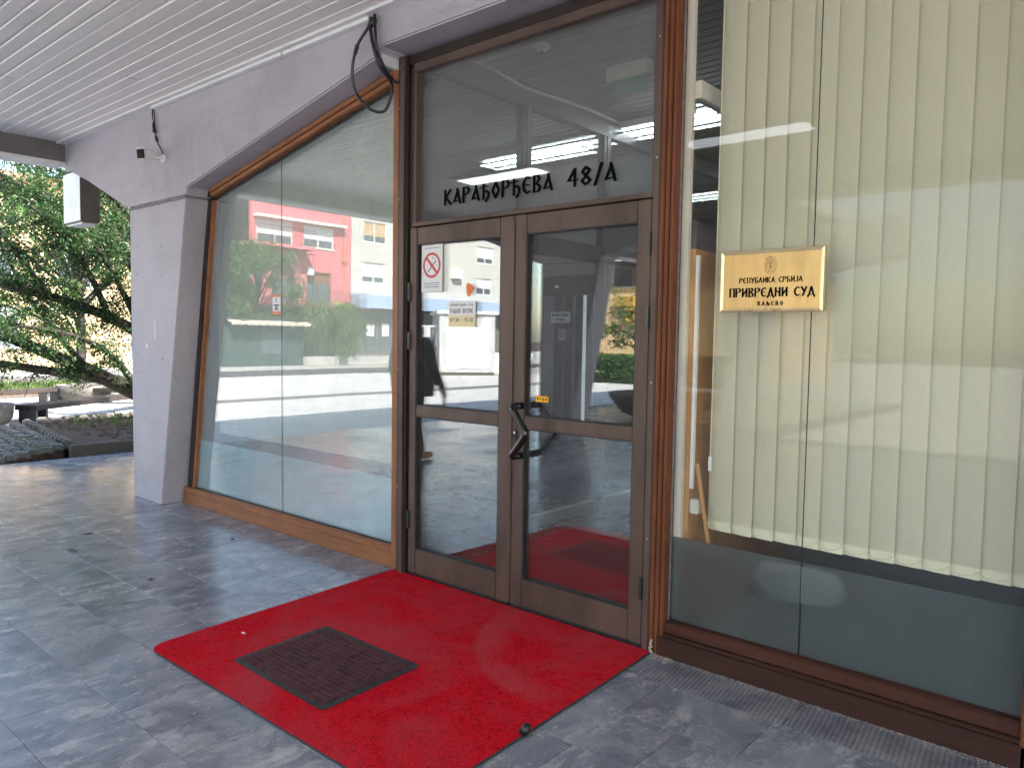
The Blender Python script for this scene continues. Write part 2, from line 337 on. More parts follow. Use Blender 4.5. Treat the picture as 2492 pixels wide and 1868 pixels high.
M['conifer'] = leafmat('conifer_leaf', (.028,.068,.016), .65, .3)
M['broad'] = leafmat('broad_leaf', (.07,.13,.035), .5, .3)
M['willow'] = leafmat('willow_leaf', (.10,.16,.05), .4, .3)
M['hedge'] = leafmat('hedge_leaf', (.05,.12,.035), .5, .25)
M['pink'] = basic('pink_render', (.58,.17,.19), .85, var=.06, scale=1.5, bmp=.15)
M['pale'] = basic('pale_render', (.52,.51,.475), .85, var=.05, scale=1.2, bmp=.15)
M['blueband'] = basic('blue_fascia', (.36,.46,.62), .6, var=.05, bmp=.05)
M['beige'] = basic('ochre_render', (.66,.47,.26), .85, var=.07, scale=1.3, bmp=.2)
M['shopdark'] = basic('shop_grey', (.16,.155,.15), .7, bmp=.1)
M['shutter'] = basic('window_shutter', (.66,.67,.68), .6, bmp=.05)
M['shutter_t'] = basic('tan_shutter', (.50,.36,.20), .6, bmp=.05)
M['brownwood'] = basic('brown_joinery', (.22,.10,.05), .5, bmp=.1)
M['copper'] = basic('orange_pipe', (.55,.20,.12), .5, bmp=.05)
M['iron'] = basic('dark_iron', (.05,.05,.055), .5, bmp=.05)
M['mustard'] = basic('mustard_letter', (.45,.29,.05), .5, bmp=.05)
M['green'] = basic('lime_pot', (.42,.62,.06), .5, bmp=0)
M['awning'] = basic('striped_awning', (.55,.50,.42), .8, bmp=.05)
M['kiosk'] = basic('dark_green_panel', (.035,.06,.058), .6, bmp=.1)
M['rooftile'] = basic('roof_tiles', (.28,.13,.09), .8, var=.2, scale=8, bmp=.3)
# interior
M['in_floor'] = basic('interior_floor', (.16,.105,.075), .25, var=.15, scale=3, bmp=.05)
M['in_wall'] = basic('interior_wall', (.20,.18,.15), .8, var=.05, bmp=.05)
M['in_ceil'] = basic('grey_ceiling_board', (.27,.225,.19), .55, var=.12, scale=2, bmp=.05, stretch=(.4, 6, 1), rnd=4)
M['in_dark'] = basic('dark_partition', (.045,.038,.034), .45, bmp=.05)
M['in_wood'] = wood('orange_veneer', (.48,.24,.09), .45, 2, .2)
M['tube'] = emit('fluorescent_tube', (.86,.95,1), 5.5)
M['louver'] = basic('louver_metal', (.75,.78,.78), .2, .9, bmp=.02)
M['diffuser'] = emit('lamp_diffuser', (.86,.91,1), 2.6)
M['exit'] = emit('exit_green', (.02,.13,.07), .03)

# ------------------------------------------------------------------ lettering drawn with a broad nib
G = {
'К': ([[(0,0),(0,1)],[(.46,1),(.06,.5)],[(.06,.52),(.5,0)]], .5), 'А': ([[(.24,1),(.5,0)],[(.27,.82),(0,.12),(.44,.22)]], .5),
'Р': ([[(0,0),(0,1)],[(0,.95),(.3,1),(.46,.8),(.32,.58),(.04,.48)]], .46), 'Ђ': ([[(.1,0),(.1,1)],[(-.12,.80),(.36,.84)],[(.1,.42),(.3,.56),(.48,.42),(.47,.12),(.28,-.16)]], .5),
'О': ([[(.26,1),(.5,.5),(.26,0),(.02,.5),(.26,1)]], .52), 'Е': ([[(.46,.9),(.26,1),(.06,.78),(0,.5),(.06,.22),(.26,0),(.46,.1)],[(.02,.5),(.36,.52)]], .46),
'В': ([[(.04,0),(.04,1)],[(0,.96),(.3,1),(.4,.8),(.26,.56),(.06,.5)],[(.06,.52),(.34,.44),(.46,.24),(.34,.02),(0,0)]], .48),
'4': ([[(.36,0),(.36,1),(0,.34),(.5,.36)]], .5), '8': ([[(.25,.5),(.04,.74),(.22,1),(.44,.8),(.25,.5),(.02,.24),(.24,0),(.48,.22),(.25,.5)]], .5),
'/': ([[(0,-.1),(.36,1.08)]], .36), 'П': ([[(.04,0),(.04,1)],[(.46,0),(.46,1)],[(0,.98),(.5,.98)]], .5),
'У': ([[(0,1),(.24,.5)],[(.48,1),(.14,0)]], .48), 'Б': ([[(.04,0),(.04,1)],[(.0,.97),(.44,.97)],[(.04,.52),(.3,.52),(.46,.28),(.3,0),(0,0)]], .46),
'Л': ([[(0,0),(.24,1),(.5,0)]], .5), 'И': ([[(.04,0),(.04,1)],[(.46,0),(.46,1)],[(.06,.2),(.44,.8)]], .5), 'Н': ([[(.04,0),(.04,1)],[(.46,0),(.46,1)],[(.06,.62),(.44,.42)]], .5),
'С': ([[(.46,.88),(.26,1),(.05,.75),(0,.5),(.05,.25),(.26,0),(.46,.14)]], .46), 'Ј': ([[(.3,1),(.3,.2),(.18,0),(0,.08)]], .34),
'Д': ([[(.08,.12),(.28,1),(.5,.1)],[(-.02,-.14),(.02,.1),(.56,.1),(.6,-.14)]], .56), 'Љ': ([[(0,0),(.2,1),(.36,.4),(.36,0)],[(.36,.5),(.6,.46),(.64,.2),(.5,0),(.36,.02)]], .64),
'М': ([[(0,0),(.1,1),(.32,.35),(.54,1),(.64,0)]], .64), 'Т': ([[(.24,0),(.24,1)],[(0,.97),(.48,.97)]], .48), 'Ж': ([[(.32,0),(.32,1)],[(0,1),(.3,.5),(0,0)],[(.64,1),(.34,.5),(.64,0)]], .64),
'Ц': ([[(.04,1),(.04,.04),(.46,.04),(.52,-.18)],[(.42,1),(.42,.04)]], .52), 'Ч': ([[(.04,1),(.06,.5),(.42,.46)],[(.42,0),(.42,1)]], .46), 'Г': ([[(.04,0),(.04,1)],[(0,.97),(.42,.97)]], .42),
'0': ([[(.25,1),(.02,.7),(.02,.3),(.25,0),(.48,.3),(.48,.7),(.25,1)]], .5), '1': ([[(0,.8),(.2,1),(.2,0)]], .26), '3': ([[(.02,.95),(.3,1),(.4,.75),(.18,.52),(.42,.3),(.28,0),(0,.06)]], .44),
'5': ([[(.42,1),(.06,1),(.04,.55),(.3,.58),(.44,.3),(.28,0),(0,.06)]], .46), '7': ([[(0,1),(.46,1),(.16,0)]], .46), '-': ([[(.02,.5),(.32,.5)]], .36), ':': ([[(.05,.2),(.05,.24)],[(.05,.7),(.05,.74)]], .14),
'E': ([[(.4,1),(.02,1),(.02,0),(.4,0)],[(.02,.5),(.34,.5)]], .42), 'X': ([[(0,1),(.46,0)],[(.46,1),(0,0)]], .46), 'I': ([[(.05,0),(.05,1)]], .1), 'T': ([[(.24,0),(.24,1)],[(0,1),(.48,1)]], .48), 'S': ([[(.42,.88),(.24,1),(.04,.78),(.22,.54),(.42,.28),(.22,0),(0,.12)]], .44),
}
def hull(pts):
    pts = sorted(set(pts)); lo = []; up = []
    for p in pts:
        while len(lo) > 1 and (lo[-1][0]-lo[-2][0])*(p[1]-lo[-2][1])-(lo[-1][1]-lo[-2][1])*(p[0]-lo[-2][0]) <= 0: lo.pop()
        lo.append(p)
    for p in pts[::-1]:
        while len(up) > 1 and (up[-1][0]-up[-2][0])*(p[1]-up[-2][1])-(up[-1][1]-up[-2][1])*(p[0]-up[-2][0]) <= 0: up.pop()
        up.append(p)
    return lo[:-1]+up[:-1]
def text_width(s, h, gap): return sum((G[c][1] if c in G else .35)*h*.95+gap*h for c in s)-gap*h
def lettering(mb, s, x, z, h, y0, y1, width=None, nib=.13, thin=.045, ang=20, gap=.2, mi=0):
    k = 1.0
    if width: k = width/text_width(s, h, gap)
    ca, sa = math.cos(R(ang)), math.sin(R(ang))
    nb = [(ca*nib*a*.5-sa*thin*b_*.5, sa*nib*a*.5+ca*thin*b_*.5) for a, b_ in ((1,1),(1,-1),(-1,-1),(-1,1))]
    j = 0
    for c in s:
        if c in G:
            st, w = G[c]
            for poly in st:
                for a, b_ in zip(poly[:-1], poly[1:]):
                    pts = [(round(p[0]+d[0], 5), round(p[1]+d[1], 5)) for p in (a, b_) for d in nb]
                    hp = hull(pts); e = (j % 5)*0.00012; j += 1
                    mb.xz([(x+q[0]*h*.95*k, z+q[1]*h) for q in hp], y0-e, y1, mi)
            x += (w*.95+gap)*h*k
        else: x += (.35*.95+gap)*h*k
    return mb

YF = 3.2
# ================================================================== SETTING: grounds
o = MB().box(-300, 300, -300, 300, -.5, -.32).build('ground', M['earth']); tag(o, 'bare ground reaching to the horizon', kind='structure')
# plaza with a coarse slab pattern material
m, n, l, b = nt('plaza_slabs'); v = coords(n, l, (1,1,1)); br = N(n, 'ShaderNodeTexBrick'); br.inputs['Scale'].default_value = 1; br.inputs['Brick Width'].default_value = .6; br.inputs['Row Height'].default_value = .6
br.inputs['Mortar Size'].default_value = .012; br.inputs['Color1'].default_value = (.60,.59,.57,1); br.inputs['Color2'].default_value = (.54,.53,.51,1); br.inputs['Mortar'].default_value = (.2,.19,.17,1); br.offset = 0; l.new(v, br.inputs['Vector'])
st = noise(n, l, v, .8, 6, .7); base = mix(n, l, ramp(n, l, st, [(.5, 0.), (.75, .4)]), br.outputs[0], (.28,.26,.23)); l.new(base, b.inputs['Base Color']); b.inputs['Roughness'].default_value = .7; M['slabs'] = m
plaza = MB().box(-26, 60, -60, 60, -.32, -.12).build('plaza', M['slabs']); tag(plaza, 'sunlit pale paved plaza outside the porch', kind='structure')
for (x0, x1, y0, y1) in ((-17.4,-16.6,-60,-1),):
    tag(MB().box(x0, x1, y0, y1, -.12, -.114).build('cobble_band', M['sett'], plaza))
road = MB().box(-33, -26, -120, 120, -.32, -.24).build('road', M['asphalt']); tag(road, 'grey asphalt street beyond the plaza', kind='structure')
pv = MB().box(-60, -33.2, -120, 120, -.32, -.10).build('pavement', M['paving']); tag(pv, 'pale pavement on the far side of the street', kind='structure')
tag(MB().box(-33.2, -33, -120, 120, -.32, -.09).build('kerb', M['kerbstone'], pv))
tag(MB().box(-26.1, -25.95, -60, 60, -.32, -.10).build('kerb', M['kerbstone'], plaza))

# ---- porch floor with individual tiles
PX0, PX1 = -9.8, 7.4
floor = MB().box(PX0, PX1, -5, 3.5, -.3, -.006).box(PX0, -4.9, -14.2, -5.001, -.3, -.006).box(PX0, -6.7, 3.501, 9, -.3, -.006).build('porch_floor', M['grout']); tag(floor, 'raised porch floor laid with worn blue-grey marble tiles', kind='structure')
TW, TH, TT = .49, .3365, .03
def tile_mesh(w, h, mat, g=.0011, b_=.0012):
    mb = MB(); x1, y1 = w/2-g, h/2-g; bz = b_
    mb.add([(-x1,-y1,-TT),(x1,-y1,-TT),(x1,y1,-TT),(-x1,y1,-TT),(-x1,-y1,-bz),(x1,-y1,-bz),(x1,y1,-bz),(-x1,y1,-bz),(-x1+bz,-y1+bz,0),(x1-bz,-y1+bz,0),(x1-bz,y1-bz,0),(-x1+bz,y1-bz,0)],
           [(0,1,5,4),(1,2,6,5),(2,3,7,6),(3,0,4,7),(4,5,9,8),(5,6,10,9),(6,7,11,10),(7,4,8,11),(8,9,10,11)])
    me = bpy.data.meshes.new('tile'); me.from_pydata(mb.v, [], mb.f); me.materials.append(mat); return me
tm = tile_mesh(TW, TH, M['marble'])
tiles = []; fill = []
j = 0
y = 2.905+15*TH; j = -15
while y > -14:
    off = .13 if j % 2 else .37
    k = math.floor((PX0-off)/TW)
    while True:
        xa = off + k*TW
        if xa > (PX1-TW if y-TH > -5 and y < 2.95 else -7.15 if y > 2.95 else -4.95-TW): break
        if xa >= PX0-.02: tiles.append((xa+TW/2, y-TH/2))
        elif xa+TW > PX0: fill.append((xa+TW-PX0, y-TH/2))
        k += 1
    y -= TH; j += 1
def in_view(x, y, z=0):
    d = Vector((x, y, z-1.5)); w = d.dot(fwd)
    if w < .3: return 0
    u = d.dot(r2)/w; vv = d.dot(u2)/w
    return (1/w**2 if abs(u) < .74 and abs(vv) < .56 else 0)
tiles.sort(key=lambda t: -in_view(*t))
for x, y in tiles[:300]: o = link('tile', tm, floor, (x, y, random.uniform(-.0012, .0008)))
mb = MB()
for x, y in tiles[300:]:
    mb.add(shift([tuple(q.co) for q in tm.vertices], (x, y, 0)), [tuple(p.vertices) for p in tm.polygons])
tag(mb.build('tile_field', M['marble'], floor), kind='stuff')
fm = {}
for w_, y_ in fill:
    if y_ < -3: continue
    q = round(w_, 3); fm[q] = fm.get(q) or tile_mesh(q, TH, M['marble']); link('edge_tile', fm[q], floor, (PX0+w_/2, y_, 0))
# border row against the building: ribbed stone
for i in range(6): link('border_tile', tile_mesh(.575, .29, M['marble']), floor, (-7.175+.575*(i+.5), 3.05, -.001))
for i in range(13): link('border_tile', tile_mesh(.66, .29, M['ribbed']), floor, (-1.725+.66*(i+.5), 3.05, -.001))
mb = MB().box(-3.72, -1.72, 2.91, 3.3, -.03, -.003); mb.build('threshold_slab', M['marble'], floor)

# ================================================================== concrete portal frames
def mirror(p): return [(-x, z) for x, z in p][::-1]
colp = [(-7.17,-.02),(-6.61,-.02),(-6.10,2.605),(-7.17,2.605)]
beam_l = [(-9.5,3.34),(-8.85,3.22),(-8.15,2.99),(-7.3,2.66),(-7.17,2.622),(-6.092,2.622),(-6.08,2.684),(-3.70,3.175)]
beamp = beam_l + [(-3.66,3.235),(3.66,3.235)] + mirror(beam_l[4:]) + [(7.17,3.9),(-9.5,3.9)]
beam3 = beam_l + [(-3.66,3.235),(-3.66,3.9),(-9.5,3.9)]
def frame(label, y0, y1, short=False):
    t = thing('concrete_portal_frame', label, 'concrete frame', 'concrete portal frames of the porch')
    for p in (colp,) if short else (colp, mirror(colp)):
        MB().xz(p, y0, y1).build('column', M['concrete'], t, bevel=.008)
        q = [(-7.155,2.60),(-6.11,2.60),(-6.105,2.63),(-7.15,2.63)] if p is colp else mirror([(-7.155,2.60),(-6.11,2.60),(-6.105,2.63),(-7.15,2.63)])
        MB().xz(q, y0+.012, y1-.012).build('joint', M['joint'], t)
    MB().xz(beam3 if short else beamp, y0, y1).build('beam', M['concrete'], t, bevel=.01)
    return t
fr0 = frame('lilac grey concrete portal frame with slanted column beside the glazed entrance', 3.0, 3.42)
for k, (hx, hz) in enumerate(((-7.043,2.27),(-6.552,2.24),(-7.043,2.02),(-6.552,1.99),(-7.04,1.31),(-6.55,1.27))):
    MB().tube([(hx,2.9995,hz),(hx,2.996,hz)], .006 if k < 5 else .009, 8).build('screw_hole', M['joint'], fr0)
jp = []; jq = []
for k in range(61):
    x_ = -7.165+1.06*k/60; jp.append((x_, 2.598+random.uniform(-.006,.004))); jq.append((x_, 2.622+random.uniform(-.004,.010)))
MB().xz(jp+jq[::-1], 2.9965, 3.004).build('mortar_smear', M['joint'], fr0)
MB().xz([(-6.70,1.60),(-6.693,1.60),(-6.688,1.52),(-6.690,1.44),(-6.698,1.44),(-6.696,1.52)], 2.9978, 3.001).build('tape_scrap', M['white'], fr0)
MB().xz([(-6.87,1.41),(-6.862,1.41),(-6.85,1.385),(-6.835,1.38),(-6.838,1.372),(-6.872,1.375)], 2.9978, 3.001).build('tape_scrap', M['white'], fr0)
frame('second concrete portal frame of the porch, behind the viewer, mirrored in the door glass', -3.0, -2.6)
frame('farthest concrete portal frame of the porch, behind the viewer beside the hedge', -9.25, -8.9, True)
# roof slab, eaves
roof = thing('porch_roof', 'flat porch roof with white boarded soffit and shade-toned eave beam', 'roof')
MB().box(-9.75, 7.2, -4.2, 12, 3.9, 4.05).build('roof_slab', M['concrete'], roof); MB().box(-9.75, -4.9, -14, -4.201, 3.9, 4.05).build('roof_slab', M['concrete'], roof)
MB().box(-9.75, 7.2, -4.2, 12, 3.56, 3.60).build('roof_deck', M['concrete_shaded'], roof); MB().box(-9.75, -4.9, -14, -4.201, 3.56, 3.60).build('roof_deck', M['concrete_shaded'], roof)
for s in (-1,):
    for y0, y1 in ((-14, -9.25), (-8.9, -3.0), (-2.6, 3.0), (3.42, 12)):
        xs = sorted((s*8.69, s*8.93)); xt = sorted((s*8.675, s*8.95)); xf = sorted((s*8.93, s*9.6))
        MB().box(*xs, y0, y1, 3.235, 3.56).build('eave_beam', M['concrete_shaded'], roof)
        MB().box(*xt, y0, y1, 3.205, 3.235).build('eave_strip', M['trim'], roof)
        MB().box(*xf, y0, y1, 3.42, 3.56).build('eave_overhang', M['concrete'], roof)
# soffit boards (run along x)
sof = thing('soffit', 'white narrow-board soffit under the porch roof', 'ceiling', kind='structure')
PT = .101
def board_mesh(x0, x1, mat, name='soffit_board', w=PT):
    mb = MB(); prof = [(-w/2+.001,.012),(-w/2+.001,.0055),(-w/2+.012,.0055),(-w/2+.017,0),(w/2-.006,0),(w/2-.001,.005),(w/2-.001,.012)]
    n_ = len(prof); vs = [(x0,a,z) for a, z in prof]+[(x1,a,z) for a, z in prof]
    mb.add(vs, [(i, i+1, i+1+n_, i+n_) for i in range(n_-1)])
    me = bpy.data.meshes.new(name); me.from_pydata(mb.v, [], mb.f); me.materials.append(mat); return me
bm_ = board_mesh(0, 1, M['soffit'])
yb = 2.93-PT/2
while yb > -13.9:
    if not (-3.02 < yb < -2.58 or -9.27 < yb < -8.88): 
        xe = 7.2 if yb > -4.15 else -4.9; xs_ = [-8.69] + ([random.uniform(-6.8,-3.6), random.uniform(-1,3)] if xe > 0 else []) + [xe]
        for xa, xb in zip(xs_[:-1], xs_[1:]):
            bo = link('soffit_board', bm_, sof, (xa+.0012, yb+random.uniform(-.0012,.0012), 3.43+random.uniform(-.0018,.0012))); bo.scale = (xb-xa-.0024, 1, 1); bo.rotation_euler = (random.uniform(-.008,.008), random.uniform(-.0006,.0006), 0)
    yb -= PT
MB().box(-8.69, 7.2, 2.918, 3.0, 3.412, 3.44).build('trim_board', M['trim'], sof)
MB().box(-8.69, 7.2, -4.2, 3.0, 3.444, 3.46).build('soffit_backing', M['concrete_shaded'], sof)
# cable duct on the trim
cd = MB().box(-6.62, -4.65, 2.952, 2.999, 3.392, 3.418).build('cable_duct', M['white'], None, bevel=.003)
tag(cd, 'long white plastic cable duct under the soffit above the security camera', 'cable duct')
cd = MB().box(-4.63, -3.72, 2.955, 2.999, 3.390, 3.418).build('cable_duct', M['white'], None, bevel=.003)
tag(cd, 'short white plastic cable duct under the soffit ending at the cable loop', 'cable duct')
# porch lamps on the soffit (seen in the glass)
for lx, lab in ((-5.95, 'lit white fluorescent panel on the porch soffit, farther from the plaque'), (-3.0, 'lit white fluorescent panel on the porch soffit, nearer the plaque')):
    t = thing('ceiling_lamp', lab, 'lamp', 'porch ceiling lamps')
    MB().box(lx-.62, lx+.62, -.44, -.12, 3.375, 3.429).build('housing', M['white'], t, bevel=.006)
    MB().box(lx-.58, lx+.58, -.41, -.15, 3.366, 3.374).build('diffuser', M['diffuser'], t)
# hanging box lights at the eaves
for (yy, lab) in ((3.425, 'box lantern with painted lit and shaded sides hanging under the eave beside the conifer'), (-2.17, 'box lantern under the eave at the second portal frame'), (-8.55, 'box lantern under the eave in front of the ochre wall')):
    t = thing('box_lantern', lab, 'lantern', 'box lanterns under the eave')
    MB().box(-9.69, -9.20, yy-.10, yy+.10, 2.72, 3.3).build('body', M['lantern'], t, bevel=.012)
    MB().box(-9.685, -9.205, yy-.108, yy-.101, 2.735, 3.28).build('lit_side', M['trim'], t)  # pale plate paints the side lit from the plaza
    MB().box(-9.66, -9.23, yy-.08, yy+.08, 2.705, 2.719).build('bottom_plate', M['trim'], t)
    MB().box(-9.5, -9.4, yy-.05, yy+.05, 3.3, 3.42).build('bracket', M['iron'], t)

# ================================================================== left window
GX = [(-6.40,.145),(-3.72,.145),(-3.72,3.083),(-6.012,2.625)]
lw = thing('shop_window', 'tall slant-topped window in orange wood frame left of the entrance, reflecting the pink house', 'window')
SEAM = -5.058
def zt(x): return 2.625+(x+6.012)*(3.083-2.625)/(6.012-3.72)
def xl(z): return -6.40+(z-.145)*(.388/2.48)
y0, y1 = 3.165, 3.255
MB().xz([(-6.57,0),(-3.665,0),(-3.665,.1),(-6.55,.1)], y0+.006, y1).build('sill', M['wood_l'], lw, bevel=.004)
MB().xz([(-6.55,.1),(-3.72,.1),(-3.72,.145),(-6.54,.145)], y0, y1).build('sill_top', M['wood_l'], lw, bevel=.006)
MB().xz([(-6.51,.145),(-6.44,.145),(-6.052,2.62),(-6.11,2.62)], y0+.022, y1).build('dark_jamb', M['bronze_d'], lw)
MB().xz([(-6.438,.145),(-6.40,.145),(-6.014,2.60),(-6.05,2.60)], y0+.026, y1).build('jamb', M['wood_lv'], lw, bevel=.004)
MB().xz([(-6.012,2.622),(-3.72,3.08),(-3.72,3.112),(-6.012,2.652)], y0-.004, y1).build('top_rail', M['wood_l'], lw, bevel=.004)
MB().xz([(-6.03,2.656),(-3.72,3.119),(-3.72,3.155),(-6.03,2.69)], y0-.008, y1).build('top_rail', M['wood_l'], lw, bevel=.004)
MB().xz([(-6.1,2.63),(-3.67,3.10),(-3.67,3.20),(-6.1,2.72)], y0+.01, y1-.005).build('rail_core', M['bronze_d'], lw)
MB().xz([(-3.722,.1),(-3.664,.1),(-3.664,3.175),(-3.722,3.163)], y0-.006, y1).build('post', M['wood_lv'], lw, bevel=.005)
for xa, xb in ((-6.44, SEAM-.003), (SEAM+.003, -3.70)):
    za = zt(max(xa,-6.012))+.01
    poly = [(xa,.13),(xb,.13),(xb,zt(xb)+.012)] + ([(xa,zt(xa)+.012)] if xa > -6 else [(-6.01,2.635)])
    MB().xz(poly, 3.215, 3.223).build('pane', M['glass_l'], lw)
    fl = [(xa if xa > -6 else -6.40,.147),(xb,.147),(xb,.574),(xa if xa > -6 else xl(.574)+.0,.574)]
    MB().xz(fl, 3.226, 3.228).build('frosted_film', M['film_l'], lw)
MB().xz([(SEAM-.0028,.145),(SEAM+.0028,.145),(SEAM+.0028,zt(SEAM)),(SEAM-.0028,zt(SEAM))], 3.216, 3.222).build('seam', M['gasket'], lw)
MB().xz([(-6.02,2.616),(-3.715,3.077),(-3.715,3.062),(-6.02,2.601)], 3.206, 3.214).build('gasket', M['gasket'], lw)
MB().box(-6.41, -3.715, 3.206, 3.214, .145, .152).build('gasket', M['gasket'], lw)
# sticker on the glass
st = thing('window_sticker', 'small white warning sticker with orange bands on the tall slanted window', 'sticker')
MB().box(-5.172, -5.066, 3.2105, 3.2148, 1.652, 1.802).build('paper', M['paper'], st)
for za, zb in ((1.784,1.802),(1.652,1.676)): MB().box(-5.172, -5.066, 3.2095, 3.2104, za, zb).build('orange_band', M['orange_ink'], st)
for z_, w_ in ((1.722,.07),(1.707,.03),(1.692,.05)): MB().box(-5.119-w_/2, -5.119+w_/2, 3.2095, 3.2104, z_-.0045, z_+.0045).build('print', M['ink'], st)
mb = MB(); mb.tube([(-5.14,3.2095,1.765),(-5.125,3.2095,1.772),(-5.115,3.2095,1.758),(-5.13,3.2095,1.742)], .002, 5); mb.build('print', M['ink'], st)

# ================================================================== entrance door unit
dr = thing('entrance_door', 'brown aluminium double glazed entrance door with transom window above', 'door')
# fixed frame
MB().box(-3.662, -3.575, 3.15, 3.26, 0, 3.21).build('frame_post', M['bronze_d'], dr, bevel=.004)
MB().box(-3.635, -3.592, 3.138, 3.149, .0, 3.20).build('frame_cover', M['bronze'], dr, bevel=.003)
MB().box(-3.572, -3.536, 3.17, 3.26, .012, 3.13).build('frame_post', M['bronze_d'], dr, bevel=.003)
MB().box(-1.852, -1.816, 3.15, 3.26, .0, 3.21).build('frame_post', M['bronze'], dr, bevel=.004)
MB().box(-3.575, -1.852, 3.168, 3.26, 3.15, 3.21).build('frame_head', M['bronze_d'], dr, bevel=.004)
MB().box(-3.535, -1.853, 3.158, 3.26, 3.098, 3.148).build('frame_head', M['bronze'], dr, bevel=.004)
MB().box(-3.535, -1.853, 3.155, 3.26, 2.172, 2.196).build('transom_bar', M['bronze'], dr, bevel=.003)
MB().box(-3.535, -1.853, 3.20, 3.29, -.002, .014).build('threshold', M['bronze_d'], dr)
MB().box(-3.536, -3.508, 3.165, 3.25, 2.197, 3.097).build('transom_jamb', M['bronze'], dr, bevel=.003)
MB().box(-1.868, -1.853, 3.165, 3.25, 2.197, 3.097).build('transom_jamb', M['bronze'], dr, bevel=.003)
MB().box(-3.508, -1.868, 3.196, 3.203, 2.196, 3.098).build('transom_pane', M['glass_t'], dr)
MB().box(-3.508, -1.868, 3.219, 3.226, 2.196, 3.098).build('transom_pane', M['glass_t'], dr)
mb = MB(); lettering(mb, 'КАРАЂОРЂЕВА', -3.285, 2.283, .086, 3.191, 3.1955, width=.80, nib=.15, thin=.05, ang=8, gap=.26)
lettering(mb, '48/А', -2.375, 2.283, .090, 3.191, 3.1955, width=.285, nib=.15, thin=.05, ang=8, gap=.24); mb.build('lettering', M['ink'], dr)
def leaf(x0, x1, hinge):
    y0, y1 = 3.158, 3.225
    lf = MB()
    hx = (x0, x0+.062) if hinge < 0 else (x1-.078, x1)
    mx = (x1-.096, x1) if hinge < 0 else (x0, x0+.092)
    a, b_ = (hx[1], mx[0]) if hinge < 0 else (mx[1], hx[0])
    root = lf.box(hx[0], hx[1], y0, y1, .022, 2.164).build('door_leaf', M['bronze'], dr, bevel=.004)
    MB().box(mx[0], mx[1], y0, y1, .022, 2.164).build('stile', M['bronze'], root, bevel=.004)
    MB().box(a, b_, y0+.002, y1, .024, .176).build('rail', M['bronze'], root, bevel=.004)
    MB().box(a, b_, y0+.002, y1, 1.010, 1.078).build('rail', M['bronze'], root, bevel=.004)
    MB().box(a, b_, y0+.002, y1, 2.062, 2.163).build('rail', M['bronze'], root, bevel=.004)
    for z0, z1 in ((.176, 1.010), (1.078, 2.062)):
        MB().box(a, b_, 3.182, 3.188, z0, z1).build('pane', M['glass_d'], root)
        MB().box(a, b_, 3.204, 3.210, z0, z1).build('pane', M['glass_d'], root)
        g = MB()
        g.box(a, b_, 3.165, 3.181, z0, z0+.006).box(a, b_, 3.165, 3.181, z1-.006, z1).box(a, a+.006, 3.166, 3.181, z0+.006, z1-.006).box(b_-.006, b_, 3.166, 3.181, z0+.006, z1-.006)
        g.build('gasket', M['gasket'], root)
    for z in (.25, 1.55, 1.90) if hinge > 0 else (.3, 1.42, 1.72):
        xx = hx[1]-.004 if hinge > 0 else hx[0]+.004
        MB().tube([(xx,3.148,z),(xx,3.148,z+.11)], .009, 8).build('hinge', M['black'], root, smooth=False)
    MB().box(x0+.01, x1-.01, 3.17, 3.2, .006, .021).build('sweep', M['gasket'], root)
    return root
ll = leaf(-3.553, -2.7135, -1)
rl = leaf(-2.7105, -1.857, 1)
MB().box(-2.722, -2.700, 3.150, 3.1575, .03, 2.15).build('cover_strip', M['bronze'], rl, bevel=.002)
# handle
def fillet(pts, r=.03, k=5):
    pts = [Vector(p) for p in pts]; out = [pts[0]]
    for i in range(1, len(pts)-1):
        a, b_, c = pts[i-1], pts[i], pts[i+1]; d1 = (a-b_); d2 = (c-b_); q = min(r, d1.length*.45, d2.length*.45)
        p1 = b_+d1.normalized()*q; p2 = b_+d2.normalized()*q
        for t in range(k+1):
            s_ = t/k; out.append(p1*(1-s_)**2 + b_*2*s_*(1-s_) + p2*s_*s_)
    out.append(pts[-1]); return out
hp = fillet([(-2.635,3.158,1.135),(-2.632,3.065,1.135),(-2.515,3.055,1.0),(-2.632,3.065,.862),(-2.635,3.158,.862)], .035)
MB().tube(hp, .019, 14).build('handle', M['black_gloss'], rl, smooth=True)
for z in (1.135, .862): MB().tube([(-2.635,3.158,z),(-2.635,3.150,z)], .021, 14).build('handle_rose', M['black'], rl)
mb = MB().box(-2.684, -2.664, 3.148, 3.158, .945, 1.005); lk = mb.build('lock', M['black'], rl, bevel=.006)
MB().tube([(-2.674,3.1485,.985),(-2.674,3.142,.985)], .007, 12).build('lock_cylinder', M['steel'], lk)
for z in (.55, 1.3, 2.35, 2.9):
    MB().tube([(-1.834,3.150,z),(-1.834,3.1475,z)], .0045, 8).build('screw', M['steel'], dr)
    MB().tube([(-3.648,3.150,z),(-3.648,3.1475,z)], .004, 8).build('screw', M['steel'], dr)
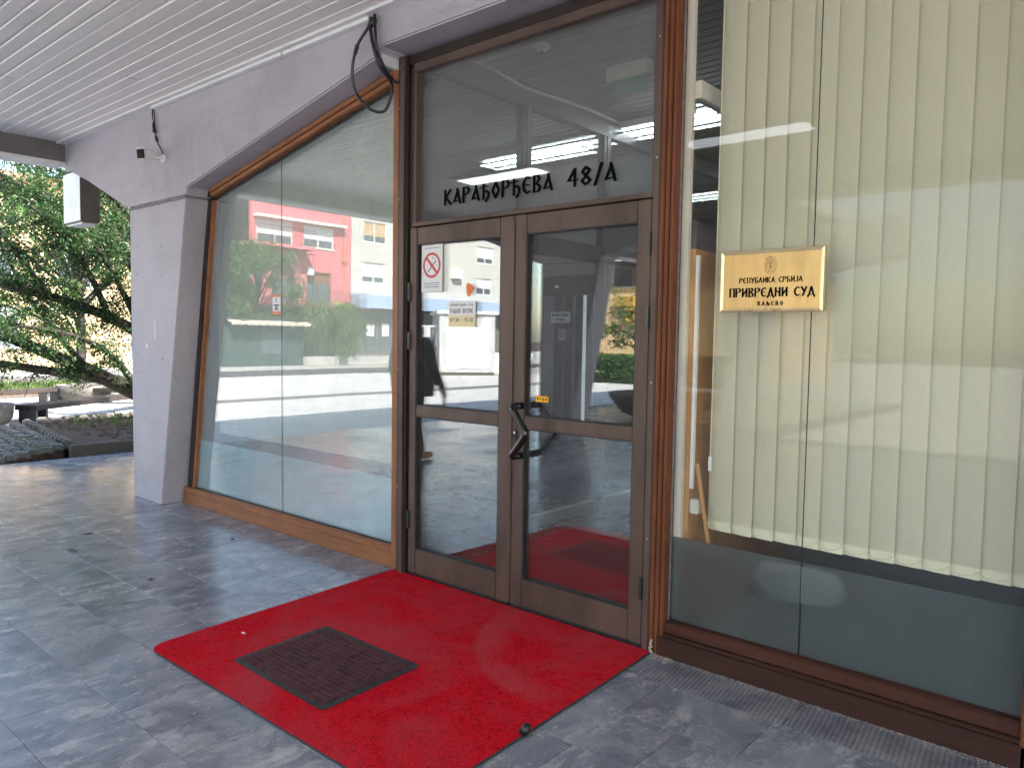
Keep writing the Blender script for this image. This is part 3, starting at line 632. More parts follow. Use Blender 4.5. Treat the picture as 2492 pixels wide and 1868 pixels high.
# ---- papers on the door glass
def no_smoking(parent, cx, cz, w, h, yv, circ, thick, my):
    mb = MB(); n_ = 40
    ring = []
    for k in range(n_):
        a = 2*math.pi*k/n_; a2 = 2*math.pi*(k+1)/n_
        mb.xz([(cx+circ*math.cos(a), my+circ*math.sin(a)), (cx+circ*math.cos(a2), my+circ*math.sin(a2)), (cx+(circ-thick)*math.cos(a2), my+(circ-thick)*math.sin(a2)), (cx+(circ-thick)*math.cos(a), my+(circ-thick)*math.sin(a))], yv-.0012, yv-.0004)
    q = circ*.70; t = thick*.42
    mb.xz([(cx-q-t,my+q-t),(cx-q+t,my+q+t),(cx+q+t,my-q+t),(cx+q-t,my-q-t)], yv-.0016, yv-.0005)
    mb.build('red_sign', M['red_ink'], parent)
    g = MB(); g.xz([(cx-circ*.5,my-circ*.48),(cx-circ*.42,my-circ*.56),(cx+circ*.5,my+circ*.30),(cx+circ*.42,my+circ*.38)], yv-.0009, yv-.0003)
    g.tube([(cx+circ*.45,yv-.0006,my+circ*.4),(cx+circ*.3,yv-.0006,my+circ*.55),(cx+circ*.1,yv-.0006,my+circ*.5),(cx+circ*.05,yv-.0006,my+circ*.72)], circ*.02, 5)
    g.build('cigarette', M['ink_grey'], parent)
p = thing('no_smoking_poster', 'white no-smoking poster with red circle taped to the left door leaf', 'poster')
MB().box(-3.468, -3.287, 3.1775, 3.1805, 1.772, 2.056).build('sheet', M['paper'], p)
no_smoking(p, -3.378, 1.93, .18, .28, 3.1775, .076, .014, 1.932)
for z_, w_ in ((1.825,.14),(1.813,.12),(1.801,.13),(2.035,.12)): MB().box(-3.378-w_/2, -3.378+w_/2, 3.1768, 3.1773, z_-.002, z_+.002).build('print', M['ink_grey'], p)
p = thing('opening_hours_notice', 'pale yellow notice reading РАДНО ВРЕМЕ on the left door leaf', 'notice')
MB().box(-3.232, -3.011, 3.1775, 3.1805, 1.628, 1.712).build('sheet', M['paper'], p)
MB().box(-3.232, -3.011, 3.1775, 3.1805, 1.562, 1.6275).build('sheet_lower', M['paper_y'], p)
for tx, z_, h_ in (('РАДНО ВРЕМЕ', 1.642, .026), ('ПРИВРЕДНИ СУД', 1.684, .012), ('07:30 - 15:30', 1.592, .022)):
    lettering(MB(), tx, -3.215, z_, h_, 3.1768, 3.1774, width=.185, nib=.16, thin=.08).build('print', M['ink_grey'], p)
mb = MB(); pts = []
for k in range(26):
    a = 2*math.pi*k/26; rr = 1+.18*math.sin(3*a+1)+.1*math.sin(7*a)
    pts.append((-3.064+.026*rr*math.cos(a), 1.778+.036*rr*math.sin(a)))
o = mb.xz(pts, 3.1785, 3.1808).build('leaf_sticker', M['orange_ink']); tag(o, 'small orange leaf-shaped sticker above the opening hours notice', 'sticker')
p = thing('pull_sticker', 'small yellow sticker reading ВУЦИ on the right door leaf by the handle', 'sticker')
MB().box(-2.556, -2.470, 3.1775, 3.1805, 1.160, 1.194).build('sheet', M['yellow'], p)
mb = MB(); lettering(mb, 'ВУЦИ', -2.545, 1.170, .014, 3.1768, 3.1774, width=.064, nib=.16, thin=.1, gap=.5); mb.build('print', M['ink'], p)
mb = MB().box(-2.556,-2.470,3.1768,3.1774,1.191,1.194).box(-2.556,-2.470,3.1768,3.1774,1.160,1.163).box(-2.556,-2.553,3.1768,3.1774,1.163,1.191).box(-2.473,-2.470,3.1768,3.1774,1.163,1.191); mb.build('border', M['orange_ink'], p)

# ================================================================== right window(s)
def right_window(label, xa, xb, seams, sill_x0):
    w = thing('shop_window', label, 'window')
    MB().box(sill_x0, xb+.02, 3.15, 3.27, -.001, .092).build('sill', M['wood_sill'], w, bevel=.004)
    MB().box(sill_x0+.02, xb+.02, 3.160, 3.27, .0925, .108).build('sill_top', M['wood_sill'], w, bevel=.004)
    MB().xz([(sill_x0+.02,.1085),(xb+.02,.1085),(xb+.02,.165),(sill_x0+.02,.165)], 3.176, 3.27).build('sill_bead', M['wood_bead'], w, bevel=.006)
    xs = [xa]+seams+[xb]
    for i in range(len(xs)-1):
        MB().box(xs[i]+.0025, xs[i+1]-.0025, 3.215, 3.223, .16, 3.24).build('pane', M['glass_r'], w)
        MB().box(xs[i]+.003, xs[i+1]-.003, 3.226, 3.228, .16, .566).build('frosted_film', M['film_r'], w)
    for s in seams: MB().box(s-.0014, s+.0012, 3.216, 3.222, .165, 3.235).build('seam', M['seam'], w)
    MB().box(xa-.001, xb, 3.17, 3.27, 3.19, 3.26).build('head_rail', M['wood_r'], w)
    return w
w = right_window('large clear window right of the entrance with cream vertical blinds behind the brass plaque', -1.742, -.315, [-1.122], -1.765)
for i, (xa, xb) in enumerate(((-1.8145,-1.792),(-1.789,-1.768),(-1.765,-1.742))):
    MB().box(xa, xb, 3.152+.006*i, 3.265, .002, 3.23).build('moulding', M['wood_r'], w, bevel=.004)
MB().box(-1.741, -1.736, 3.205, 3.214, .165, 3.19).build('putty', M['joint'], w)
MB().box(-.315, -.25, 3.15, 3.27, .0, 3.23).build('mullion', M['wood_r'], w, bevel=.005)
w2 = right_window('second large window with cream blinds beyond the mullion, outside the picture edge', -.25, 2.2, [.95], -.25)
MB().box(2.2, 3.66, 3.1, 3.3, 0, 3.24).build('side_wall', M['concrete'], w2)
o = MB().xz([(3.66,0),(6.65,0),(6.12,2.7),(3.7,3.2),(3.66,3.2)], 3.12, 3.3).build('side_wall', M['concrete']); tag(o, 'plain concrete infill wall at the far right of the porch', 'wall')

# ---- brass plaque
p = thing('brass_plaque', 'framed brass court plaque with black Cyrillic lettering on the right window', 'plaque')
X0, X1, Z0, Z1 = -1.517, -1.068, 1.631, 1.896
MB().box(X0+.012, X1-.012, 3.196, 3.212, Z0+.012, Z1-.012).build('plate', M['brass_pl'], p)
def fr(x0, x1, z0, z1, t=.014):
    mb = MB()
    O = [(x0,z0),(x1,z0),(x1,z1),(x0,z1)]; I = [(x0+t,z0+t),(x1-t,z0+t),(x1-t,z1-t),(x0+t,z1-t)]; Mi = [(x0+t*.35,z0+t*.35),(x1-t*.35,z0+t*.35),(x1-t*.35,z1-t*.35),(x0+t*.35,z1-t*.35)]
    vs = [(x,3.213,z) for x, z in O]+[(x,3.190,z) for x, z in O]+[(x,3.1875,z) for x, z in Mi]+[(x,3.191,z) for x, z in I]+[(x,3.197,z) for x, z in I]
    fs = []
    for L in range(4):
        for k in range(4): fs.append((L*4+k, L*4+(k+1)%4, L*4+4+(k+1)%4, L*4+4+k))
    return mb.add(vs, fs)
fr(X0, X1, Z0, Z1).build('frame', M['brass'], p)
mb = MB(); lettering(mb, 'РЕПУБЛИКА СРБИЈА', -1.430, 1.756, .0225, 3.1944, 3.1958, width=.273, nib=.16, thin=.07, ang=10)
lettering(mb, 'ПРИВРЕДНИ СУД', -1.474, 1.696, .0375, 3.1944, 3.1958, width=.368, nib=.18, thin=.06, ang=10); lettering(mb, 'ВАЉЕВО', -1.345, 1.658, .0175, 3.1944, 3.1958, width=.110, nib=.18, thin=.07, ang=10, gap=.4); mb.build('lettering', M['ink'], p)
mb = MB(); ex, ez = -1.294, 1.828
def sq(pts, r=.0011): mb.tube([(ex+a*.024, 3.1952, ez+c*.036) for a, c in pts], r, 5)
sq([(-1,.35),(-1,-.5),(-.6,-.85),(0,-1),(.6,-.85),(1,-.5),(1,.35),(-1,.35)])
sq([(-.62,.5),(.62,.5)]); sq([(-.62,.5),(-.7,.85),(-.3,1.05),(0,.9),(.3,1.05),(.7,.85),(.62,.5)]); sq([(0,.5),(0,1.25)]); sq([(-.1,1.17),(.1,1.17)]); sq([(-.3,.5),(-.32,.95)]); sq([(.3,.5),(.32,.95)])
sq([(0,.25),(-.15,.1),(-.75,.2),(-.6,-.2),(-.7,-.4),(-.25,-.45),(-.4,-.75),(0,-.6),(.4,-.75),(.25,-.45),(.7,-.4),(.6,-.2),(.75,.2),(.15,.1),(0,.25)]); sq([(-.12,.12),(-.2,.3),(-.34,.24)]); sq([(.12,.12),(.2,.3),(.34,.24)])
sq([(-.25,-.02),(.25,-.02),(.2,-.3),(0,-.4),(-.2,-.3),(-.25,-.02)]); sq([(0,-.02),(0,-.4)]); sq([(-.24,-.18),(.24,-.18)]); mb.build('coat_of_arms', M['ink_gold'], p)

# ---- vertical blinds
def slat_mesh(w, z0, z1, curve=.006):
    mb = MB(); n_ = 4; top = []
    cols = [(-w/2+w*i/n_, curve*(1-(2*i/n_-1)**2)) for i in range(n_+1)]
    for a, z in ((0, z0), (1, z0+.045), (2, z1)): top.append([(x, -c, z) for x, c in cols])
    vs = [q for r_ in top for q in r_]; k = n_+1
    mb.add(vs, [(r_*k+i, r_*k+i+1, (r_+1)*k+i+1, (r_+1)*k+i) for r_ in (0, 1) for i in range(n_)])
    mb.m = [1]*n_+[0]*n_
    me = bpy.data.meshes.new('slat'); me.from_pydata(mb.v, [], mb.f); me.materials.append(M['blind']); me.materials.append(M['blind_hem'])
    me.polygons.foreach_set('material_index', mb.m); me.polygons.foreach_set('use_smooth', [True]*len(mb.f)); return me
def blind(label, x0, x1, pitch, z0, ztop, ang, yb, w=.127):
    t = thing('vertical_blind', label, 'blind'); cache = {}
    x = x0; i = 0; ends = []
    while x < x1:
        zz = round(ztop(x), 2); me = cache.get(zz) or slat_mesh(w, z0, zz); cache[zz] = me
        s_ = link('slat', me, t, (x, yb+random.uniform(-.0006, .0006), random.uniform(-.002, .002))); s_.rotation_euler = (0, 0, R(ang+random.uniform(-.7, .7))); ends.append((x, s_.location.y)); x += pitch; i += 1
    ch = MB()
    for (xa, ya), (xb, yb2) in zip(ends[:-1], ends[1:]):
        pts = [(xa-.045+(xb-xa)*k/6, ya-.012, z0+.030-.022*math.sin(math.pi*k/6)) for k in range(7)]; ch.tube(pts, .0014, 4)
        ch.lathe([(.0045,-.004),(.006,0),(.0045,.004)], (xa-.047, ya-.012, z0+.033), 8)
    ch.build('bead_chain', M['blind_hem'], t)
    MB().box(x0-.06, x1+.06, yb-.025, yb+.025, min(ztop(x0), ztop(x1))+.01, min(ztop(x0), ztop(x1))+.05).build('head_rail', M['white'], t) if ztop(x0) == ztop(x1) else None
    ch2 = MB().tube([(x0-.05, yb-.01, z0+.35), (x0-.05, yb-.01, ztop(x0)+.01)], .0022, 5)
    ch2.build('pull_cord', M['blind_hem'], t)
    MB().box(x0-.058, x0-.042, yb-.018, yb-.002, z0+.28, z0+.35).build('cord_weight', M['white'], t, bevel=.003)
    return t
blind('cream vertical blind behind the large window with the plaque', -1.555, -.30, .1005, .606, lambda x: 3.16, -9, 3.335)
blind('cream vertical blind in the second window outside the picture edge', -.19, 2.1, .1005, .606, lambda x: 3.16, -9, 3.335)
def ztl(x): return 2.70+(max(x,-6.0)+6.0)*.2
blind('pale vertical blind with scalloped bottom edge behind the slant-topped window', -6.18, -3.80, .098, .635, ztl, 7, 3.36)

# ================================================================== wall details: security camera, cables
p = thing('security_camera', 'small white bullet security camera with black front on the concrete beam', 'security camera')
MB().tube([(-6.477,3.0,2.963),(-6.477,2.982,2.963)], .036, 18).build('base', M['white'], p, bevel=.003)
MB().tube([(-6.477,2.982,2.963),(-6.49,2.94,2.968),(-6.53,2.90,2.975)], .010, 8).build('arm', M['white'], p, smooth=True)
d = Vector((.38,-.90,-.10)).normalized(); c0 = Vector((-6.52,2.90,2.98))
def orient_box(mb, c, d, w, h, l0, l1):
    s_ = d.cross(Vector((0,0,1))).normalized(); u_ = s_.cross(d); k = []
    for t in (l0, l1):
        for a, b_ in ((-1,-1),(1,-1),(1,1),(-1,1)): k.append(c+d*t+s_*a*w/2+u_*b_*h/2)
    return mb.add(k, [(0,1,2,3),(7,6,5,4),(0,4,5,1),(1,5,6,2),(2,6,7,3),(3,7,4,0)])
orient_box(MB(), c0, d, .082, .080, -.02, .10).build('body', M['white'], p, bevel=.012)
orient_box(MB(), c0, d, .076, .072, .098, .108).build('lens_plate', M['black_gloss'], p, bevel=.006)
orient_box(MB(), c0+Vector((0,0,.044)), d, .086, .006, -.015, .116).build('sun_shield', M['white'], p, bevel=.002)
mb = MB(); mb.tube([(-6.655,2.985,3.41),(-6.64,2.978,3.33),(-6.615,2.985,3.26),(-6.59,2.98,3.17),(-6.56,2.99,3.09),(-6.50,2.985,3.04),(-6.475,2.99,2.995)], .0055, 6)
mb.tube([(-6.645,2.99,3.41),(-6.615,2.985,3.34),(-6.60,2.98,3.25),(-6.585,2.985,3.19)], .004, 6)
mb.tube([(-6.62,2.978,3.28),(-6.61,2.976,3.20)], .013, 8); mb.tube([(-6.585,2.98,3.165),(-6.565,2.98,3.12)], .012, 8)
o = mb.build('camera_cable', M['black'], None, smooth=True); tag(o, 'thin black cable with taped joints dangling above the security camera', 'cable')
cc = bpy.data.objects.new('hanging_cable', None); COL.objects.link(cc); tag(cc, 'bundle of black cables looping down at the corner of the door frame', 'cable')
def smoothpath(pts, k=6):
    P_ = [Vector(p) for p in pts]; out = []
    for i in range(len(P_)-1):
        a = P_[max(i-1,0)]; b_ = P_[i]; c = P_[i+1]; d_ = P_[min(i+2,len(P_)-1)]
        for t in range(k):
            s_ = t/k; out.append(.5*((2*b_)+(c-a)*s_+(2*a-5*b_+4*c-d_)*s_*s_+(3*b_-a-3*c+d_)*s_**3))
    out.append(P_[-1]); return out
MB().tube(smoothpath([(-3.70,2.965,3.40),(-3.71,2.95,3.34),(-3.80,2.94,3.25),(-3.86,2.95,3.12),(-3.86,2.98,2.99),(-3.80,3.04,2.90),(-3.74,3.10,2.89),(-3.70,3.12,2.97),(-3.69,3.12,3.05)]), .0095, 8).build('cable', M['black'], cc, smooth=True)
MB().tube(smoothpath([(-3.69,2.965,3.40),(-3.69,2.955,3.32),(-3.665,2.96,3.21),(-3.66,3.0,3.12),(-3.67,3.09,3.06),(-3.70,3.13,3.05)]), .011, 8).build('cable', M['black'], cc, smooth=True)
MB().tube(smoothpath([(-3.665,2.965,3.41),(-3.65,2.955,3.33),(-3.645,2.965,3.22),(-3.655,3.03,3.12),(-3.66,3.12,3.06),(-3.64,3.145,3.08),(-3.60,3.14,3.14)]), .009, 8).build('cable', M['black'], cc, smooth=True)
MB().tube(smoothpath([(-3.675,2.97,3.38),(-3.67,2.95,3.36),(-3.685,2.95,3.345)]), .02, 8).build('cable_tie', M['black'], cc, smooth=True)
MB().tube([(-3.80,2.942,3.26),(-3.825,2.944,3.21)], .0135, 8).build('cable_joint', M['black'], cc)
o = MB().box(-3.70, -3.665, 3.02, 3.16, 3.14, 3.20).build('plaster_patch', M['trim'], cc)

# ================================================================== carpet, mat, small floor things
def rpoly(pts, r=.05, k=5):
    out = []; n_ = len(pts)
    for i in range(n_):
        a, b_, c = Vector(pts[i-1]), Vector(pts[i]), Vector(pts[(i+1)%n_]); q = r[i] if isinstance(r, (list, tuple)) else r
        p1 = b_+(a-b_).normalized()*q; p2 = b_+(c-b_).normalized()*q
        for t in range(k+1):
            s_ = t/k; v_ = p1*(1-s_)**2+b_*2*s_*(1-s_)+p2*s_*s_; out.append((v_.x, v_.y))
    return out
cp_ = rpoly([(-3.69,3.16),(-3.60,1.56),(-1.745,1.575),(-1.775,2.55),(-1.80,3.155)], [.01,.09,.02,.001,.01])
cpt = thing('entrance_carpet', 'bright red rectangular carpet in front of the entrance door', 'carpet')
ys_ = 2.115
back = [p_ for p_ in cp_ if p_[1] > ys_]; front = [p_ for p_ in cp_ if p_[1] < ys_]
xl_, xr_ = -3.63, -1.762
MB().xy([p_ for p_ in back if p_[0] < -2.7]+[(xl_-.002, ys_+.0012), (xr_-.001, ys_+.0212)]+[p_ for p_ in back if p_[0] > -2.7], .0008, .0085).build('pile', M['carpet'], cpt, bevel=.0015)
MB().xy([(xl_-.002, ys_-.0012)]+front+[(xr_-.001, ys_+.0188)], .0008, .0085).build('pile', M['carpet'], cpt, bevel=.0015)
mb = MB().tube([(-3.6+.09,1.5575,.004),(-1.76,1.571,.004)], .004, 6).tube([(-1.744,1.60,.004),(-1.772,2.55,.004),(-1.798,3.15,.004)], .004, 6); mb.build('binding', M['rubber'], cpt)
dm = thing('door_mat', 'small dark maroon ribbed door mat with rubber border on the red carpet', 'door mat')
MC = [(-3.165,1.752),(-2.465,1.745),(-2.485,2.292),(-3.195,2.288)]
MB().xy(rpoly(MC, .03), .0088, .0125).build('border', M['rubber'], dm, bevel=.0015)
a, b_, c, d_ = [Vector(q) for q in MC]
for i in range(15):
    s0, s1 = (i+.12)/15, (i+.88)/15
    f0 = lambda s_: a.lerp(d_, .08+.84*s_); f1 = lambda s_: b_.lerp(c, .08+.84*s_)
    q = [f0(s0).lerp(f1(s0), .05), f0(s0).lerp(f1(s0), .95), f0(s1).lerp(f1(s1), .95), f0(s1).lerp(f1(s1), .05)]
    MB().xy([(k.x, k.y) for k in q], .0127, .0185).build('rib', M['mat_rib'], dm, bevel=.002)
MB().xy([(k.x, k.y) for k in (a.lerp(c,.045), b_.lerp(d_,.045), c.lerp(a,.045), d_.lerp(b_,.045))], .0126, .0138).build('pile', M['mat_rib'], dm)
o = MB().tube([(-1.765,2.145,.012),(-1.755,2.16,.03),(-1.752,2.163,.045)], [.018,.019,.014], 10).build('door_stop', M['black'], None, smooth=True); tag(o, 'small black rubber door stop at the right edge of the red carpet', 'door stop')
o = MB().box(-3.43,-3.405,1.945,1.957,.0086,.013).build('paper_scrap', M['paper'], None, bevel=.002); tag(o, 'tiny pale scrap lying on the red carpet left of the mat', 'litter')
for i, (x, y, ln, an) in enumerate(((-5.6,1.93,.05,20),(-5.98,2.17,.03,70),(-5.10,2.83,.02,10),(-4.6,2.02,.02,40))):
    dx, dy = ln*math.cos(R(an)), ln*math.sin(R(an))
    o = MB().tube([(x-dx,y-dy,.004),(x,y,.007),(x+dx,y+dy,.004)], [.002,.005,.002], 6).build('dry_leaf', M['bark']); tag(o, ('curled dry leaf on the tiles farthest from the carpet','dark dry leaf on tiles before the concrete column','small dry twig on tiles below the orange sill','tiny dry twig on tiles beside the carpet edge')[i], 'leaf')
# crumbs of mortar along the sills
mb = MB()
def crumbs(n_, xa, xb, ya, yb_, s0, s1):
    for _ in range(n_):
        x = random.uniform(xa, xb); y = yb_-(yb_-ya)*random.random()**2.2; s_ = random.uniform(s0, s1); h_ = s_*random.uniform(.3, .8); a_ = random.random()*3
        pts = [(x+s_*math.cos(a_+k*1.571)*random.uniform(.6,1), y+s_*math.sin(a_+k*1.571)*random.uniform(.6,1), -.001) for k in range(4)]
        mb.add(pts+[(x, y, h_)], [(0,1,4),(1,2,4),(2,3,4),(3,0,4)])
crumbs(1500, -1.76, 2, 3.115, 3.152, .0015, .005); crumbs(260, -5.6, -3.75, 3.13, 3.17, .0015, .005); crumbs(130, -1.80, -1.68, 3.09, 3.155, .002, .006)
o = mb.build('mortar_crumbs', M['joint'].copy()); o.data.materials[0] = basic('pale_crumbs', (.42,.38,.32), .95, var=.35, scale=60, bmp=.2); tag(o, 'pale mortar crumbs along the foot of the window sills', kind='stuff')
mb = MB()
for k in range(9):
    hz = .07*(k/9)**1.3; ww = .014*(1-k/10); mb.lathe([(0,-.006),(.006+random.random()*.004,0),(.005,.006),(0,.010)], (-1.795+random.uniform(-ww,ww), 3.146+random.uniform(-.006,.004), hz+.004), 6)
o = mb.build('plaster_chip', bpy.data.materials['pale_crumbs']); tag(o, 'crumbling plaster at the foot of the right door post', 'plaster')

# ================================================================== interior
inn = thing('interior_room', 'dim hallway behind the entrance glass', 'room', kind='structure')
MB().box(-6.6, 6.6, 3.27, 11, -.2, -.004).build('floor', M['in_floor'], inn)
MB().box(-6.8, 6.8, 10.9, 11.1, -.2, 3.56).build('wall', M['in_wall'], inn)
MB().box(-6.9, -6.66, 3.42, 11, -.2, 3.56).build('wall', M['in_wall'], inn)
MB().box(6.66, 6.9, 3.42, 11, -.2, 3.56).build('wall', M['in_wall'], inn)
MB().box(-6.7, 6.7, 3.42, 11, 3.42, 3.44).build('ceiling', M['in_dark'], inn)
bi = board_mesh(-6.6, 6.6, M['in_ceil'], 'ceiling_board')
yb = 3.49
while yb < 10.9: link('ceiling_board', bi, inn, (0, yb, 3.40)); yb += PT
for yy in (5.6, 7.8, 10): MB().box(-6.6, 6.6, yy-.09, yy+.09, 3.33, 3.395).build('ceiling_batten', M['in_ceil'], inn) if yy != 5.6 else None
# left partition along y
pl = thing('glazed_partition', 'dark framed glazed partition inside, left of the hallway', 'partition')
PXL = -3.75
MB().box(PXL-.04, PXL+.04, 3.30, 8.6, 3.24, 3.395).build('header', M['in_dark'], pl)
MB().tube([(PXL+.06,3.45,3.37),(PXL+.065,4.0,3.385),(PXL+.05,4.4,3.36),(PXL+.06,5.2,3.385),(PXL+.06,6.4,3.38)], .014, 6).build('conduit', M['cream'], pl, smooth=True)
for y in (3.34, 4.47, 5.55, 6.65, 8.55):
    MB().box(PXL-.035, PXL+.035, y-.05, y+.05, 0, 3.24).build('post', M['in_dark'], pl)
    MB().box(PXL+.036, PXL+.042, y-.012, y+.012, 0, 3.24).build('post_strip', M['bronze'], pl)
MB().box(PXL-.035, PXL+.035, 3.3, 8.6, 2.16, 2.30).build('rail', M['in_dark'], pl)
MB().box(PXL-.035, PXL+.035, 4.52, 6.6, .0, .09).build('bottom_rail', M['cream'], pl)
for y0_, y1_ in ((3.39,4.42),(4.52,5.50),(5.60,6.60),(6.70,8.5)): MB().box(PXL-.003, PXL+.003, y0_, y1_, 2.30, 3.24).build('pane', M['glass_i'], pl)
# right partition
pr = thing('wood_partition', 'orange veneer partition with cream frame inside the right window', 'partition')
PXR = -1.70
MB().box(PXR-.055, PXR-.006, 3.236, 3.262, .16, 3.4).build('post', M['cream'], pr)
MB().box(PXR-.025, PXR+.025, 3.263, 9, 2.62, 2.70).build('rail', M['cream'], pr)
MB().box(PXR-.02, PXR+.02, 3.263, 9, 0, 1.93).build('panel', M['in_wood'], pr)
MB().box(PXR-.022, PXR+.022, 3.263, 9, 1.931, 2.06).build('rail', M['in_dark'], pr)
for y in (4.6, 6, 7.5, 9): MB().box(PXR-.024, PXR+.024, y-.04, y+.04, 2.061, 3.4).build('post', M['in_dark'], pr)
MB().box(PXR-.003, PXR+.003, 3.264, 9, 2.7, 3.39).build('pane', M['glass_i'], pr); MB().box(PXR-.003, PXR+.003, 3.264, 9, 2.061, 2.62).build('pane', M['glass_i'], pr)
o = thing('broom_handle', 'thin pale wooden broom handle leaning in the corner behind the right window', 'broom')
MB().tube([(-1.655,3.29,.92),(-1.50,3.30,.06)], .011, 8).build('stick', M['in_wood'], o); MB().box(-1.62,-1.36,3.275,3.325,.0,.06).build('head', M['iron'], o)
o = MB().box(-1.679,-1.635,3.27,3.33,.68,.75).build('socket_box', M['cream'], None, bevel=.005); tag(o, 'cream junction box on the veneer partition behind the right window', 'socket')
o = MB().box(-1.679,-1.664,3.265,3.285,.80,1.9).build('cable_trunking', M['white']); tag(o, 'white cable trunking running up beside the veneer partition', 'trunking')
# white paper roll behind frosted film, low cupboard
cb = thing('low_cupboard', 'dark low cupboard standing behind the frosted glass', 'cupboard')
MB().box(-1.4, 2.1, 3.75, 4.2, 0, .55).build('body', M['in_dark'], cb, bevel=.01)
MB().box(-1.42, 2.12, 3.73, 4.22, .551, .58).build('top', M['in_dark'], cb, bevel=.005)
o = MB().lathe([(.0,-.08),(.15,-.07),(.2,0),(.17,.06),(.0,.08)], (0,0,0), 20).build('white_bag', M['paper'], None, smooth=True, loc=(-1.16,3.30,.45)); o.scale = (1,.3,1); tag(o, 'crumpled white bag pressed behind the frosted film', 'bag')
# guard-room wall with inner door
gw = thing('guard_room_wall', 'dark inner wall of the guard room seen through the door glass', 'wall')
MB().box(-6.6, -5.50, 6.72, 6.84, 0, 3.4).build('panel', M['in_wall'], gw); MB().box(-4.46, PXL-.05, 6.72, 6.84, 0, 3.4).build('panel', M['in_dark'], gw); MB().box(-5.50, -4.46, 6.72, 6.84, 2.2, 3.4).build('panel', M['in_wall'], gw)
idr = thing('inner_door', 'dark framed inner door with guard sign, seen through the right door leaf', 'door')
for xa, xb in ((-5.48,-5.37),(-4.60,-4.48)): MB().box(xa, xb, 6.70, 6.80, 0, 2.18).build('stile', M['in_dark'], idr)
for za, zb in ((0,.12),(1.98,2.18)): MB().box(-5.37, -4.60, 6.70, 6.80, za, zb).build('rail', M['in_dark'], idr)
MB().box(-5.37, -4.60, 6.745, 6.752, .12, 1.98).build('pane', M['glass_i'], idr)
o = thing('guard_sign', 'grey sign reading ПРАВОСУДНА СТРАЖА on the inner door', 'sign'); MB().box(-5.22,-4.96,6.735,6.743,1.68,1.80).build('sheet', M['paper'], o)
for tx, x_, z_, w_ in (('ПРАВОСУДНА', -5.20, 1.75, .22), ('СТРАЖА', -5.16, 1.70, .14)): lettering(MB(), tx, x_, z_, .028, 6.733, 6.7345, width=w_, nib=.15, thin=.08).build('print', M['ink'], o)
o = thing('small_no_smoking_sign', 'small no-smoking sign low on the inner door', 'sign'); MB().box(-5.11,-5.02,6.735,6.743,1.48,1.61).build('sheet', M['paper'], o); no_smoking(o, -5.065, 1.55, .09, .13, 6.735, .036, .008, 1.555)
o = MB().box(-5.14,-5.09,6.692,6.699,2.06,2.09).build('room_number_tag', M['paper']); tag(o, 'tiny white tag on the top rail of the inner door', 'tag')
bl = thing('vertical_blind', 'grey hanging blind with bright gaps behind the inner door', 'blind')
sm_ = slat_mesh(.127, .1, 2.9); sm_.materials[0] = M['slat_dark']; sm_.materials[1] = M['slat_dark']
for i in range(12): s_ = link('slat', sm_, bl, (-6.3+i*.175, 8.3, 0)); s_.rotation_euler = (0,0,R(random.uniform(-12,12)))
mb = MB().box(-6.4,-4.0,8.9,8.93,.3,2.4); o = mb.build('rear_window', M['diffuser'].copy()); 
mm_ = emit('rear_daylight_window', (.9,.93,.95), .16); o.data.materials[0] = mm_; tag(o, 'bright rear window glimpsed between the hanging blind slats', 'window')
o = MB().box(-5.1,-4.35,5.65,6.35,0,.16).build('black_plinth', M['in_dark'], None, bevel=.01); tag(o, 'low black plinth on the hallway floor behind the door glass', 'plinth')
ci = MB().xy([(-3.5,3.3),(-1.95,3.3),(-1.95,4.95),(-3.5,4.95)], -.003, .006).build('inner_carpet', M['carpet']); tag(ci, 'red carpet continuing inside behind the door glass', 'carpet')
# lamps inside
def inlamp(label, x0, x1, y):
    t = thing('fluorescent_lamp', label, 'lamp', 'fluorescent ceiling lamps inside')
    MB().box(x0, x1, y-.15, y+.15, 3.34, 3.398).build('housing', M['white'], t, bevel=.005)
    for dy in (-.07, .07): MB().tube([(x0+.04,y+dy,3.327),(x1-.04,y+dy,3.327)], .013, 8).build('tube', M['tube'], t)
    k = int((x1-x0)/.1); mb = MB()
    for i in range(k+1): mb.box(x0+.03+i*(x1-x0-.06)/k-.002, x0+.03+i*(x1-x0-.06)/k+.002, y-.14, y+.14, 3.295, 3.312)
    for dy in (-.14, 0, .14): mb.box(x0+.03, x1-.03, y+dy-.002, y+dy+.002, 3.294, 3.313)
    mb.build('louver', M['louver'], t)
inlamp('louvred fluorescent lamp on the hallway ceiling right behind the transom', -3.95, -2.6, 5.85)
inlamp('louvred fluorescent lamp on the guard room ceiling behind the partition', -5.55, -4.2, 6.0)
inlamp('louvred fluorescent lamp deep in the hallway behind the lettering', -3.9, -2.6, 8.9)
inlamp('louvred fluorescent lamp in the room behind the right window', -1.1, .4, 5.6)
o = thing('smoke_detector', 'white dome smoke detector on the hallway ceiling behind the transom glass', 'smoke detector')
MB().lathe([(.05,0),(.055,-.015),(.045,-.03),(.03,-.045),(.0,-.05)], (-3.15,3.92,3.40), 20).build('dome', M['white'], o, smooth=True); MB().lathe([(.012,-.05),(.012,-.056)], (-3.15,3.92,3.40), 10).build('sensor', M['black'], o)
o = thing('exit_sign', 'green EXIT sign in a pale case under the hallway ceiling', 'sign')
MB().box(-3.06,-2.72,4.52,4.60,3.30,3.398).build('case', M['cream'], o, bevel=.006); MB().box(-3.03,-2.75,4.555,4.565,3.20,3.299).build('panel', M['exit'], o)
mb = MB(); lettering(mb, 'EXIT', -2.98, 3.225, .05, 4.552, 4.554, nib=.14, thin=.14, gap=.3); mb.build('print', M['ink_grey'], o)

